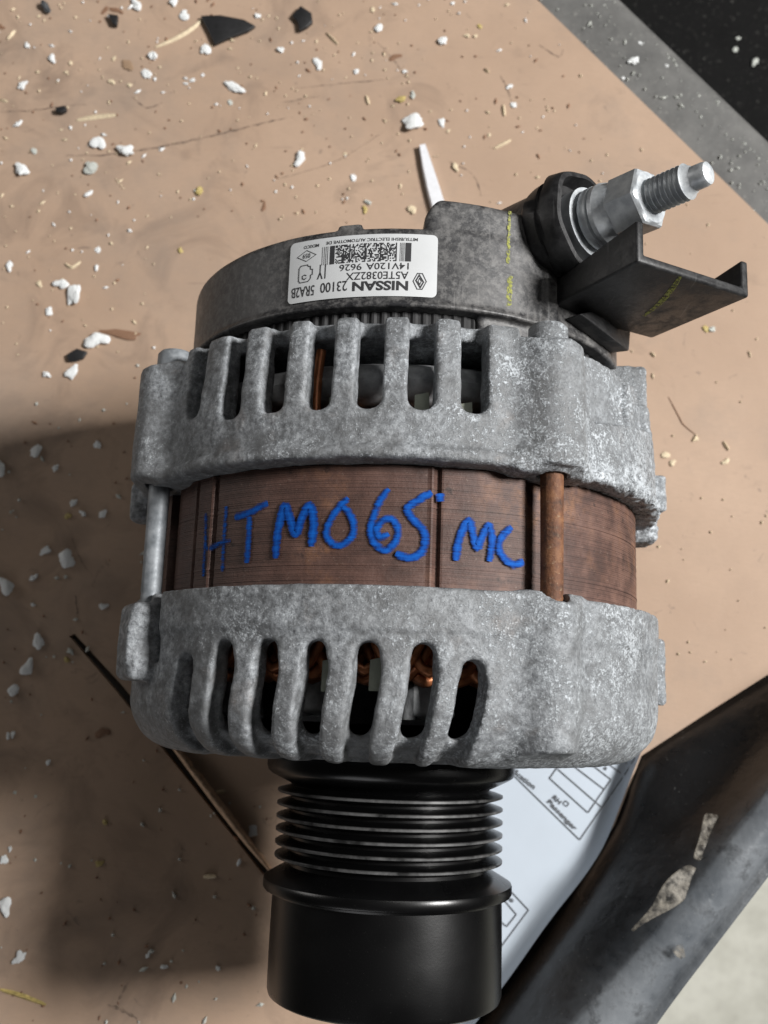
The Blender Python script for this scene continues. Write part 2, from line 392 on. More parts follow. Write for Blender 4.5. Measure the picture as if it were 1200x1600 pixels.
def box3(a, b, c, lim, rd):
    q = [np.abs(v - (l0 + l1) / 2) - (l1 - l0) / 2 + rd for v, (l0, l1) in zip((a, b, c), lim)]
    return np.sqrt(sum(np.maximum(t, 0) ** 2 for t in q)) + np.minimum(np.maximum(np.maximum(q[0], q[1]), q[2]), 0) - rd
def surface_nets(d, origin, step):
    s = d < 0
    nx, ny, nz = d.shape
    c = np.zeros((nx - 1, ny - 1, nz - 1), np.uint8)
    corners = [(i, j, k) for i in (0, 1) for j in (0, 1) for k in (0, 1)]
    for (i, j, k) in corners: c += s[i:nx - 1 + i, j:ny - 1 + j, k:nz - 1 + k]
    act = np.argwhere((c > 0) & (c < 8)); n = len(act)
    vals = {q: d[act[:, 0] + q[0], act[:, 1] + q[1], act[:, 2] + q[2]] for q in corners}
    acc = np.zeros((n, 3), np.float32); cnt = np.zeros(n, np.float32)
    for q in corners:
        for ax in range(3):
            if q[ax] == 0:
                q2 = list(q); q2[ax] = 1; q2 = tuple(q2)
                a, b = vals[q], vals[q2]; hit = (a < 0) != (b < 0)
                t = np.where(hit, a / np.where(a - b == 0, 1, a - b), 0)
                pt = np.tile(np.array(q, np.float32), (n, 1)); pt[:, ax] = t
                acc += pt * hit[:, None]; cnt += hit
    V = (act + acc / cnt[:, None]) * step + np.array(origin)
    idx = np.full(c.shape, -1, np.int32); idx[act[:, 0], act[:, 1], act[:, 2]] = np.arange(n)
    quads = []
    for ax in range(3):
        o1, o2 = [(1, 2), (2, 0), (0, 1)][ax]
        a = s.take(range(0, d.shape[ax] - 1), ax); b = s.take(range(1, d.shape[ax]), ax)
        e = np.argwhere(a != b)
        e = e[(e[:, o1] > 0) & (e[:, o2] > 0) & (e[:, o1] < d.shape[o1] - 1) & (e[:, o2] < d.shape[o2] - 1)]
        def cell(da, db):
            f = e.copy(); f[:, o1] -= da; f[:, o2] -= db; return idx[f[:, 0], f[:, 1], f[:, 2]]
        q = np.stack([cell(1, 1), cell(0, 1), cell(0, 0), cell(1, 0)], 1)
        flip = ~a[e[:, 0], e[:, 1], e[:, 2]]
        q[flip] = q[flip][:, ::-1]
        quads.append(q)
    return V, np.concatenate(quads)
def sdf_object(name, fn, lim, step, mat, parent, rough=None):
    ax = [np.arange(a, b + step, step, dtype=np.float32) for a, b in lim]
    X, Y, Z = np.meshgrid(*ax, indexing='ij')
    d = fn(X, Y, Z).astype(np.float32)
    if rough:
        band = np.abs(d) < 2.2
        p = np.stack([X[band], Y[band], Z[band]], 1)
        d[band] += rough(p)
    V, Q = surface_nets(d, [a[0] for a in ax], step)
    me = bpy.data.meshes.new(name)
    me.vertices.add(len(V)); me.vertices.foreach_set('co', ((V + np.array([0, 0, AX * 1000])) * 0.001).astype(np.float32).ravel())
    me.loops.add(len(Q) * 4); me.loops.foreach_set('vertex_index', Q.astype(np.int32).ravel())
    me.polygons.add(len(Q)); me.polygons.foreach_set('loop_start', np.arange(0, len(Q) * 4, 4, dtype=np.int32))
    me.update(calc_edges=True); me.validate()
    return link_mesh(name, me, mat, parent, True)

# ================================================================== SETTING
# board: a kraft-brown sheet with a long slit, lying in a black plastic tray
slit_a = [(440, 1404), (360, 1302), (270, 1190), (180, 1078), (108, 994)]
slit_b = [(116, 990), (190, 1070), (280, 1182), (368, 1293), (446, 1392)]
out = [(740, -97), (840, 0), (1020, 175), (1200, 350), (1620, 757), (1630, 775), (1400, 926), (1330, 968), (1200, 1054), (1100, 1117), (1002, 1181), (960, 1290), (864, 1425), (744, 1590), (640, 1735), (560, 1850)]
board_px = out + [(520, 1500)] + slit_a + slit_b + [(600, 1300)]
# the slit runs on under the machine to the sheet's lower edge: order the outline so that it stays simple
board_px = out[:-1] + [(640, 1640)] + slit_b[::-1] + slit_a[::-1] + [(630, 1660), (610, 1760), (-260, 1800), (-320, 700), (-420, -230), (600, -230)]
def sheet(name, px, z, thick, mat, parent=None):
    V = [P(u, v, z) for u, v in px]; n = len(V)
    me = bpy.data.meshes.new(name); bm = bmesh.new()
    vs_ = [bm.verts.new(v) for v in V]; f = bm.faces.new(vs_)
    if f.normal.z < 0: f.normal_flip()
    r = bmesh.ops.extrude_face_region(bm, geom=[f])
    for e in r['geom']:
        if isinstance(e, bmesh.types.BMVert): e.co.z -= thick
    bmesh.ops.recalc_face_normals(bm, faces=bm.faces)
    bmesh.ops.triangulate(bm, faces=bm.faces)
    bm.to_mesh(me); bm.free()
    return link_mesh(name, me, mat, parent)
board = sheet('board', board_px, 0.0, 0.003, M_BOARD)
tag(board, 'stained brown fibreboard sheet under the alternator', 'board')

tray = empty('tray', (0.16, 0.0, -0.06))
tag(tray, 'black plastic tray with dusty ledge and rolled rim around the brown board', 'tray')
def local_to(o, pts): return [Vector(p) - Vector(o.location) for p in pts]
def loft(name, rows, mat, parent, smooth=True, flip=False):
    n = len(rows[0]); V = []; Fc = []
    for r_ in rows: V += local_to(parent, r_) if parent else list(r_)
    for i in range(len(rows) - 1):
        for k in range(n - 1):
            q = (i * n + k, i * n + k + 1, (i + 1) * n + k + 1, (i + 1) * n + k)
            Fc.append(q[::-1] if flip else q)
    return mesh_obj(name, V, Fc, mat, parent, smooth)
def prow(px, z, n=56, sub=6):
    q = resample(smooth_path(px, sub), n); return [P(u, v, z) for u, v in q]
# upper right: flat dusty ledge, rounded over into a deep black well
def off(p0, p1, d0, d1, z0, z1, n): pass
led_in = [P(-60 + 560, -330, -0.0035), P(1500, 641, -0.0035)]
A0 = P(840, 0, -0.0035); A1 = P(1200, 350, -0.0035); dr = (A1 - A0).normalized(); nr = Vector((-dr.y, dr.x, 0))
if nr.x < 0: nr = -nr
rows = []
prof = [(-0.60, -0.0036), (0.004, -0.0036), (0.012, -0.0032), (0.0175, -0.0028), (0.0205, -0.0034), (0.0228, -0.0052), (0.0242, -0.009), (0.0250, -0.016), (0.030, -0.075), (0.034, -0.082), (0.05, -0.085), (0.40, -0.085)]
wd = ((P(960, 0, -0.0035) - A0).dot(nr)) / 0.0205
for s_, z_ in prof:
    rows.append([A0 + dr * t + nr * (s_ * wd if s_ > 0 else s_) + Vector((0, 0, z_ + 0.0035)) for t in np.linspace(-0.30, 0.285, 56)])
loft('ledge', rows[:8], M_LEDGE, tray)
loft('well', rows[7:], M_DEEP, tray)
# lower right: inner wall and rolled rim
base = prow([(1640, 777), (1400, 925), (1330, 968), (1200, 1054), (1100, 1117), (1012, 1172), (985, 1215), (955, 1293), (862, 1430), (744, 1594), (640, 1740)], -0.003)
foot = prow([(1645, 800), (1405, 950), (1338, 992), (1212, 1074), (1116, 1134), (1030, 1190), (1000, 1228), (968, 1302), (876, 1440), (760, 1600), (655, 1745)], 0.004)
mid_ = prow([(1650, 850), (1400, 1005), (1340, 1048), (1212, 1150), (1112, 1240), (1050, 1296), (1005, 1350), (945, 1415), (880, 1492), (810, 1600), (700, 1745)], 0.017)
inn = prow([(1650, 876), (1380, 1040), (1330, 1082), (1200, 1222), (1100, 1342), (1040, 1412), (1000, 1458), (960, 1503), (920, 1550), (876, 1602), (750, 1745)], 0.031)
cr1 = prow([(1655, 893), (1380, 1062), (1330, 1108), (1205, 1250), (1110, 1366), (1052, 1435), (1010, 1482), (972, 1526), (932, 1574), (906, 1606), (790, 1745)], 0.0345)
cr2 = prow([(1662, 922), (1385, 1095), (1332, 1142), (1208, 1290), (1118, 1405), (1062, 1475), (1024, 1522), (990, 1565), (950, 1610), (930, 1635), (840, 1745)], 0.0355)
ou1 = prow([(1668, 945), (1388, 1120), (1333, 1168), (1206, 1332), (1120, 1444), (1066, 1514), (1030, 1562), (1004, 1598), (966, 1648), (940, 1680), (890, 1745)], 0.031)
ou2 = prow([(1668, 947), (1388, 1122), (1333, 1170), (1206, 1336), (1120, 1448), (1066, 1518), (1030, 1566), (1004, 1602), (966, 1652), (940, 1684), (890, 1749)], 0.020)
bot = [p + Vector((-0.004, 0.004, -0.10)) for p in ou2]
wrows = [base, foot, mid_, inn, cr1, cr2, ou1, ou2, bot]
# denser loft across the section for a soft roll
dense = []
for k in range(len(base)):
    dense.append(smooth_path([tuple(r_[k]) for r_ in wrows], 5))
drows = [[Vector(dense[k][i]) for k in range(len(base))] for i in range(len(dense[0]))]
loft('inner_wall', drows[:17], M_ROLL, tray, flip=True)
loft('rolled_rim', drows[16:], M_ROLL, tray, flip=True)
base_px = [p for p in board_px if p not in slit_a and p not in slit_b]
o_ = sheet('tray_base', base_px, -0.0050, 0.002, M_RIM)
o_.parent = tray; o_.location = -Vector(tray.location)

floor_m = Mat('concrete_floor')
cn = floor_m.noise(14, 6, 0.65); cf = floor_m.noise(120, 4, 0.7)
floor_m.set(Base_Color=floor_m.mix(floor_m.ramp(cf, (0.25, 0.35), (0.5, 0.0)), floor_m.ramp(cn, (0.35, (0.47, 0.465, 0.40)), (0.6, (0.64, 0.635, 0.56))), (0.33, 0.31, 0.27)), Roughness=0.7)
floor = mesh_obj('floor', [(-4, -4, -0.85), (4, -4, -0.85), (4, 4, -0.85), (-4, 4, -0.85)], [(0, 1, 2, 3)], floor_m.m)
tag(floor, kind='structure')

# board details: dark scratches, the torn flap along the slit
def strip_mesh(path3, widths, up=Vector((0, 0, 1))):
    V = []; Fc = []
    n = len(path3)
    for i, p in enumerate(path3):
        d = (path3[min(i + 1, n - 1)] - path3[max(i - 1, 0)]); sd = d.cross(up).normalized()
        V += [p - sd * widths[i] / 2, p + sd * widths[i] / 2]
    for i in range(n - 1): Fc.append((2 * i, 2 * i + 1, 2 * i + 3, 2 * i + 2))
    return V, Fc
rnd = random.Random(11)
for pts, wpx in [([(100, 243), (165, 242), (235, 232), (300, 219), (362, 205), (408, 193), (450, 184)], 5), ([(0, 175), (50, 172), (92, 167), (135, 163)], 3.2), ([(205, 150), (228, 168), (254, 160)], 3), ([(460, 138), (520, 132), (600, 124)], 2.6), ([(590, 66), (612, 90), (640, 124)], 3.6), ([(430, 280), (520, 254), (600, 205)], 2), ([(782, 118), (793, 140), (800, 160)], 4), ([(700, 252), (738, 272), (752, 306)], 2.6), ([(185, 1562), (200, 1535)], 5), ([(168, 1570), (190, 1578), (215, 1592)], 6), ([(440, 160), (500, 150)], 3), ([(842, 70), (872, 88), (880, 78)], 3), ([(118, 930), (121, 960)], 3.5), ([(112, 832), (118, 858), (132, 884), (146, 902)], 2.2)]:
    q = smooth_path(pts, 8); n = len(q); nr_ = rnd.random() * 9
    path = [P(u + rnd.uniform(-.7, .7), v + rnd.uniform(-.7, .7), 0.00012) for u, v in q]
    ws = [wpx / 4200 * (0.25 + 0.75 * abs(math.sin(nr_ + i * 0.9))) * (math.sin(math.pi * (i + .4) / (n + .3)) ** 0.5) for i in range(n)]
    V, Fc = strip_mesh(path, ws); mesh_obj('scratch', V, Fc, M_SCRATCH, board)
# torn raised strip beside the slit
pth = smooth_path([(262, 1160), (300, 1212), (345, 1272), (385, 1322), (424, 1366)], 8)
V = []; Fc = []; n = len(pth)
for i, (u, v) in enumerate(pth):
    wv = 11 * math.sin(math.pi * (i + 1.5) / (n + 2)) ** 0.6 + rnd.uniform(-1.5, 1.5)
    for off_, z in ((0, 0.0002), (1.5, 0.0032), (wv * .6, 0.0042), (wv, 0.0022), (wv + 3, 0.0002)):
        V.append(P(u + off_ * 0.8, v - off_ * 0.6, z + rnd.uniform(0, .0003)))
for i in range(n - 1):
    for k in range(4): Fc.append((i * 5 + k, i * 5 + k + 1, i * 5 + 6 + k, i * 5 + 5 + k))
mesh_obj('torn_edge', V, Fc, M_TORN, board, True)

# ================================================================== PAPER FORM
paper = empty('paper_form', P(860, 1360, 0.0))
tag(paper, 'white printed form lying beneath the black pulley against the tray wall', 'paper')
edge_px = [(1004, 1170), (986, 1214), (968, 1262), (945, 1318), (914, 1368), (858, 1440), (800, 1522), (742, 1600), (690, 1668)]
left_px = [(905, 1090), (850, 1110), (790, 1140), (735, 1180), (690, 1225), (640, 1290), (580, 1375), (530, 1450), (500, 1520)]
er = resample(smooth_path(edge_px, 5), 30); lr = resample(smooth_path(left_px, 5), 30)
V = []; Fc = []; NC = 26
for i in range(30):
    for k in range(NC):
        t = k / (NC - 1); q = lr[i] * (1 - t) + er[i] * t
        z = 0.0011 + 0.0004 * math.sin(i * .5 + k * .3) * (1 - t) + 0.006 * max(0, (t - 0.86) / 0.14) ** 2
        V.append(P(q[0], q[1], z) - paper.location)
for i in range(29):
    for k in range(NC - 1): Fc.append((i * NC + k, i * NC + k + 1, (i + 1) * NC + k + 1, (i + 1) * NC + k))
pm = mesh_obj('sheet', V, Fc, M_PAPER, paper, True)
def paper_z(u, v):
    best = min(range(30), key=lambda i: abs((er[i] - lr[i])[0] * (v - lr[i][1]) - (er[i] - lr[i])[1] * (u - lr[i][0])) / np.linalg.norm(er[i] - lr[i]))
    t = float(np.dot(np.array([u, v]) - lr[best], er[best] - lr[best]) / np.dot(er[best] - lr[best], er[best] - lr[best]))
    return 0.0011 + 0.0004 * math.sin(best * .5 + t * (NC - 1) * .3) * (1 - t) + 0.006 * max(0, (t - 0.86) / 0.14) ** 2 + 0.0003
def pline(a, b, wpx=1.6):
    q = [np.array(a) * (1 - t) + np.array(b) * t for t in np.linspace(0, 1, 24)]
    path = [P(u, v, paper_z(u, v)) - paper.location for u, v in q]
    V, Fc = strip_mesh(path, [wpx / 4400] * len(path)); mesh_obj('printed_line', V, Fc, M_PRINT, paper)
def zp(x, y): return (780 + .2 * x, 1180 + .2 * y)
for a, b in [((60, 105), (630, 662)), ((630, 662), (975, 160)), ((975, 160), (1060, 20)), ((395, 180), (695, 450)), ((695, 450), (875, 190)), ((875, 190), (700, 55)), ((395, 180), (455, 95)), ((460, 110), (805, 410)), ((590, 90), (825, 270)), ((840, 55), (975, 160)), ((945, 25), (1030, 85))]:
    pline(zp(*a), zp(*b))
for a, b in [((779, 1485), (826, 1422)), ((826, 1422), (796, 1390)), ((776, 1434), (792, 1448)), ((792, 1448), (807, 1429)), ((807, 1429), (786, 1404))]: pline(a, b)
for a, b in [((500, 378), (527, 402)), ((527, 402), (547, 378)), ((547, 378), (520, 354)), ((520, 354), (500, 378))]: pline(zp(*a), zp(*b), 1.2)

def text_mesh(s, bold=0.0):        # glyph outlines as vertices/faces, cap height ~0.7 per unit size
    cu = bpy.data.curves.new('glyphs', 'FONT'); cu.body = s; cu.size = 1.0; cu.offset = bold; cu.resolution_u = 3
    o = bpy.data.objects.new('glyphs', cu); COL.objects.link(o)
    dg = bpy.context.evaluated_depsgraph_get(); dg.update()
    me = o.evaluated_get(dg).to_mesh()
    V = [tuple(v.co) for v in me.vertices]; Fc = [tuple(p.vertices) for p in me.polygons]
    o.evaluated_get(dg).to_mesh_clear()
    bpy.data.objects.remove(o); bpy.data.curves.remove(cu)
    return V, Fc
def paper_text(s, a, b, hpx, bold=0.02):
    V, Fc = text_mesh(s, bold); x0 = min(v[0] for v in V); x1 = max(v[0] for v in V)
    a = np.array(a); b = np.array(b); d = b - a; up = np.array([d[1], -d[0]]) / np.linalg.norm(d)
    W = []
    for x, y, _ in V:
        q = a + d * ((x - x0) / (x1 - x0)) + up * (y / 0.7 * hpx)
        W.append(P(q[0], q[1], paper_z(q[0], q[1]) + 0.00005) - paper.location)
    mesh_obj('printed_word', W, Fc, M_PRINT, paper)
paper_text('ification', zp(97, 128), zp(268, 268), 8)
paper_text('RH', zp(414, 334), zp(470, 386), 6.8, 0.03)
paper_text('Passenger', zp(374, 366), zp(592, 590), 6.8, 0.03)
paper_text('1. a', zp(775, 72), zp(835, 120), 7)
paper_text('s', (795, 1406), (801, 1411), 7)

# ================================================================== ALTERNATOR
alt = empty('alternator', (X0, 0, 0), YAW)
tag(alt, 'used car alternator with corroded grey housing, rusty core and black pulley', 'alternator')
BOLT = [28.6, -60.5, 119.5, -150.5]

# --- rear bracket
R_SLOTS = [-46.5, -35.3, -25.6, -16.2, -6.9, 2.8, 12.6]
def rear_bracket(X, Y, Z):
    r = np.sqrt(X * X + Z * Z); ph = np.degrees(np.arctan2(X, Z))
    ro = 72.3 - 0.012 * np.maximum(Y - 68, 0) ** 1.6
    tips = np.where((ph > -52) & (ph < 21.5), 89.0, 85.0)
    body = smax(smax(r - ro, -(r - 66.0), 1.0), smax(54.9 - Y, Y - tips, 0.6), 1.6)
    foot = smax(smax(r - 73.4, 66.0 - r, .8), smax(54.9 - Y, Y - 57.5, .8), 1.0)
    body = smin(body, foot, 1.6)
    for k, a in enumerate(R_SLOTS):
        t = (ph - a) * (math.pi / 180) * 71
        y0 = 66.3 if k else 69.0
        wd = 3.15 if k else 2.9
        cut = smax(box2(t, Y, -wd, wd, y0, 120, 2.8), 60 - r, 0.5)
        if k == 0: cut = np.maximum(cut, 67.2 - r)
        body = smax(body, -cut, 1.0)
    band = smax(smax(r - 66.8, 40 - r, .5), smax(85.2 - Y, Y - 88.8, .5), 1.0)
    body = smin(body, band, 1.2)
    # pocket behind the bolt boss on the right, then lumpy shoulder
    for a in BOLT:
        bx, bz = 71.0 * math.sin(R(a)), 71.0 * math.cos(R(a))
        q = np.sqrt((X - bx) ** 2 + (Z - bz) ** 2)
        boss = smax(q - (7.6 + 0.02 * (85 - Y)), smax(55.2 - Y, Y - 85.5, .8), 1.6)
        body = smin(body, boss, 5.0)
    pk = box3((ph - 45.5) * 1.25, Y, r, ((-8.6, 40), (70 + np.clip(ph - 40, 0, 30) * .25, 99), (69.3, 90)), 1.0) if False else box3((ph - 45.5) * 1.25, Y - np.clip(ph - 39, 0, 30) * .22, r, ((-8.6, 40), (69.5, 120), (69.2, 90)), 1.0)
    body = smax(body, -pk, 1.0)
    ridge = box3((ph - 55) * 1.25, Y, r, ((-2.2, 2.2), (60, 84.5), (60, 71.2)), 1.2); body = smin(body, ridge, 1.2)
    ridge = box3((ph - 68) * 1.25, Y, r, ((-3.5, 3.5), (60, 83), (60, 71.6)), 1.2); body = smin(body, ridge, 1.5)
    for a in BOLT:                 # bore that the rod runs out of
        bx, bz = 71.6 * math.sin(R(a)), 71.6 * math.cos(R(a))
        body = smax(body, -smax(np.sqrt((X - bx) ** 2 + (Z - bz) ** 2) - 3.5, Y - 60, .4), .5)
    # mounting lugs: right-hand side, and the two feet it rests on
    lug = box3(X, Y, Z, ((60, 78), (60, 70.5), (-12, 2)), 1.2); body = smin(body, lug, 1.5)
    lug = box3(X, Y, Z, ((56, 76.5), (51, 61), (-14, -2)), 2.0); body = smin(body, lug, 2)
    rib = box3(X, Y, Z, ((55, 67), (82, 96), (18, 24)), 1.5); body = smin(body, rib, 2)
    tabl = box3(X, Y, Z, ((-75, -67), (49, 60), (8, 16)), 1.5); body = smin(body, tabl, 2)
    for sx in (-30, 30):
        q = np.sqrt((X - sx) ** 2 + (Z + 66) ** 2); body = smin(body, smax(q - 9, smax(56 - Y, Y - 82, .8), 1.2), 4)
    return body
def rough_cast(p):
    side = np.clip((p[:, 0] - 15) / 45, 0, 1)
    amp = 0.10 + 0.30 * side
    edge = np.exp(-((p[:, 1] - 56) / 5.0) ** 2) * side
    amp = amp + 0.9 * edge
    return vnoise(p, 0.22) * 0.16 + vnoise(p + 9, 0.55) * 0.11 + vnoise(p + 31, 1.05) * amp * 0.55
STEP = 0.62
rb = sdf_object('rear_bracket', rear_bracket, ((-82, 82), (47, 98), (-78, 82)), STEP, M_CAST, alt, rough_cast)

# --- front bracket
F_SLOTS = [-43.2, -33.0, -23.7, -14.5, -5.2, 4.5, 13.3]
def front_bracket(X, Y, Z):
    r = np.sqrt(X * X + Z * Z); ph = np.degrees(np.arctan2(X, Z))
    def round_cup(rad, y0, k):
        qa = r - (rad - k); qb = (y0 + k) - Y
        return np.sqrt(np.maximum(qa, 0) ** 2 + np.maximum(qb, 0) ** 2) + np.minimum(np.maximum(qa, qb), 0) - k
    step = 0.55 / (1 + np.exp(-(Y - 16.6) * 4))
    outer = round_cup(72.0, -12.0, 13.5) - step
    outer = smax(outer, Y - 26.5, 1.0)
    inner = round_cup(66.2, -7.0, 9.0)
    body = smax(outer, -inner, .8)
    body = smax(body, 13 - r, .5)
    s = np.clip((8 - Y) / 20, 0, 1.2)
    for k, a in enumerate(F_SLOTS):
        t = (ph - (a - 2.8 * s ** 1.4)) * (math.pi / 180) * np.maximum(r, 50)
        y1 = 14.4 if 0 < k < 6 else 11.2
        thr = smax(box2(t, Y, -2.55, 2.55, -5.6, y1, 2.4), 58 - r, .5)
        ch = smax(box2(t, Y, -2.75, 2.75, -30.0, y1 - 3, 2.5), -(outer + 2.9 * np.clip((Y + 12.3) / 3.5, 0, 1)), .6)
        ch = np.maximum(ch, 50 - r)
        body = smax(smax(body, -thr, 1.1), -ch, 1.6)
    for a in BOLT:
        bx, bz = 71.0 * math.sin(R(a)), 71.0 * math.cos(R(a))
        q = np.sqrt((X - bx) ** 2 + (Z - bz) ** 2)
        if a == BOLT[0]:
            body = smin(body, smax(q - 6.0, smax(-8 - Y, Y - 24.5, .8), 1.6), 6.0)
        else:
            u = X * math.sin(R(a)) + Z * math.cos(R(a)); t = X * math.cos(R(a)) - Z * math.sin(R(a))
            ear = box3(u, Y, t, ((60, 77.6), (5.0, 24.0), (-6.5, 6.5)), 2.2)
            pad = box3(u, Y, t, ((60, 78.2), (8.5, 19.0), (-3.2, 5.8)), .6)
            body = smax(body, -box3(u, Y, t, ((69, 90), (9.5, 30), (5.5, 9.5)), .8), .8)
            body = smin(smin(body, ear, 1.0), pad, .4)
    for a in BOLT:
        bx, bz = 71.6 * math.sin(R(a)), 71.6 * math.cos(R(a))
        body = smax(body, -smax(np.sqrt((X - bx) ** 2 + (Z - bz) ** 2) - 3.6, 21.5 - Y, .4), .5)
    lug = box3(X, Y, Z, ((58, 76.2), (4, 22.5), (-16, 4)), 1.2); body = smin(body, lug, 1.5)
    for sx in (-30, 30):
        q = np.sqrt((X - sx) ** 2 + (Z + 66) ** 2); body = smin(body, smax(q - 9, smax(-2 - Y, Y - 24, .8), 1.2), 4)
    return body
def rough_cast_f(p): return rough_cast(p) * 0.85
fb = sdf_object('front_bracket', front_bracket, ((-82, 82), (-14, 28.5), (-78, 82)), STEP, M_CAST, alt, rough_cast_f)

# --- stator core: every lamination is a step of its own
NL = 57; NA = 900
rg = np.random.default_rng(3)
ys = []; rs = []
for k in range(NL):
    y0 = 0.0270 + 0.0275 * k / NL; y1 = 0.0270 + 0.0275 * (k + 0.86) / NL; j = rg.normal(0, 0.00003)
    ys += [y0, y1]; rs += [0.06700 + j, 0.06700 + j]
    ys += [y1 + 1e-5, y0 + 0.0275 / NL - 1e-5]; rs += [0.06694 + j] * 2
th = np.linspace(-math.pi, math.pi, NA, endpoint=False); thd = np.degrees(th)
prof_r = np.zeros(NA)
for a, wdt, dep in [(6.9, .55, .0011), (5.5, .3, -.0003), (-42.0, .55, .0010), (-43.2, .4, -.00035), (-49.0, .5, .0007), (92, .6, .001), (140, .6, .001), (-110, .6, .001)]:
    prof_r -= dep * np.exp(-((thd - a) / wdt) ** 4)
for a in BOLT:
    dd = (thd - a + 180) % 360 - 180
    prof_r -= np.where(np.abs(dd) < 2.7, 0.0024, 0) * 1.0
ys = np.array(ys); rs = np.array(rs)
RR = rs[:, None] + prof_r[None, :]
V = np.stack([RR * np.sin(th), np.repeat(ys[:, None], NA, 1), AX + RR * np.cos(th)], 2).reshape(-1, 3)
i, k = np.meshgrid(np.arange(len(ys) - 1), np.arange(NA), indexing='ij'); k2 = (k + 1) % NA
Fq = np.stack([i * NA + k, i * NA + k2, (i + 1) * NA + k2, (i + 1) * NA + k], -1).reshape(-1, 4)
stator = mesh_obj('stator_core', V.tolist(), Fq[:, ::-1].tolist(), M_RUST, alt, False)

# --- blue marker writing on the core
def za(x, y): return (300 + x * .2333, 740 + y * .2334)
def zb(x, y): return (560 + x * .2333, 740 + y * .2334)
LETTERS = [
 ('H', .45, [[za(95, 265), za(95, 400), za(86, 560), za(80, 690)], [za(232, 220), za(226, 330), za(216, 480), za(208, 655)], [za(100, 505), za(150, 490), za(205, 464), za(265, 452)]]),
 ('T', .72, [[za(290, 295), za(400, 260), za(460, 225), za(515, 200)], [za(390, 290), za(386, 420), za(372, 600)]]),
 ('M', .95, [[za(565, 570), za(580, 400), za(625, 215), za(662, 300), za(700, 410), za(742, 300), za(790, 215), za(820, 310), za(805, 490)]]),
 ('0', .68, [[za(1050, 165), za(985, 235), za(925, 330), za(905, 405), za(940, 465), za(1000, 482), za(1070, 430), za(1088, 350), za(1062, 275), za(1015, 222)]]),
 ('6', .66, [[zb(205, 105), zb(150, 180), zb(108, 285), zb(85, 380), zb(105, 460), zb(180, 515), zb(245, 465), zb(268, 380), zb(232, 312), zb(168, 315), zb(125, 375), zb(150, 430), zb(205, 405)]]),
 ('5', .78, [[zb(490, 128), zb(410, 178), zb(330, 235), zb(370, 310), zb(430, 375), zb(448, 450), zb(420, 530), zb(340, 565), zb(250, 535)], [zb(545, 135), zb(548, 190)]]),
 ('M', .80, [[zb(650, 585), zb(670, 450), zb(735, 315), zb(762, 400), zb(790, 500), zb(830, 410), zb(870, 350), zb(892, 450), zb(870, 590)]]),
 ('C', .78, [[zb(1020, 360), zb(960, 420), zb(935, 500), zb(970, 570), zb(1040, 612), zb(1095, 585)]]),
]
lift = 0.00012
for nm, ink, strokes in LETTERS:
    V = []; Fc = []; E = []; I = []
    for st in strokes:
        q = resample(smooth_path(st, 8), 70); n = len(q)
        lift += 0.00004
        pts = [on_cyl(u, v, 0.067) for u, v in q]
        arr = np.array([[a * 0.067, y] for a, y in pts])
        b0 = len(V); NW = 9; wdt = 0.00130
        for i_ in range(n):
            d = arr[min(i_ + 1, n - 1)] - arr[max(i_ - 1, 0)]; d /= np.linalg.norm(d); nn = np.array([-d[1], d[0]])
            cap = min(1.0, (min(i_, n - 1 - i_) + 1.2) / 5.0); cap = math.sqrt(cap * (2 - cap))
            for c_ in range(NW):
                s_ = -1 + 2 * c_ / (NW - 1); qq = arr[i_] + nn * s_ * wdt * cap
                V.append(cyl_pt(qq[0] / 0.067, qq[1], 0.067 + lift + 0.000001 * i_)); E.append(abs(s_)); I.append(ink)
        for i_ in range(n - 1):
            for c_ in range(NW - 1): Fc.append((b0 + i_ * NW + c_, b0 + i_ * NW + c_ + 1, b0 + (i_ + 1) * NW + c_ + 1, b0 + (i_ + 1) * NW + c_))
    o = mesh_obj('painted_letter', V, Fc, M_PAINT, stator, True)
    for an, dat in (('edge', E), ('ink', I)):
        at = o.data.attributes.new(an, 'FLOAT', 'POINT'); at.data.foreach_set('value', dat)

# --- through bolts
for a in BOLT:
    p = cyl_pt(R(a), 0, 0.0716); rusty = a == BOLT[0]
    prof = [(0.0205, 0.0026), (0.0285, 0.0026)]
    prof = [(0.0205 + 0.0006 * k, 0.00245 + 0.00016 * (k % 2)) for k in range(12)] + [(0.029, 0.0026), (0.040, 0.00262), (0.052, 0.0027), (0.062, 0.0027)]
    rod = lathe('through_bolt', prof, p, (0, 1, 0), M_ROD_RUST if rusty else M_ROD, alt, 24)
    hp = cyl_pt(R(a), 0, 0.0700)
    hd = lathe('bolt_head', [(0.0850, 0.0056), (0.0862, 0.0056), (0.0863, 0.0048), (0.0902, 0.0047), (0.0910, 0.0040), (0.0906, 0.0030)], hp, (0, 1, 0), M_CAST if rusty else M_ROD, rod, 24)

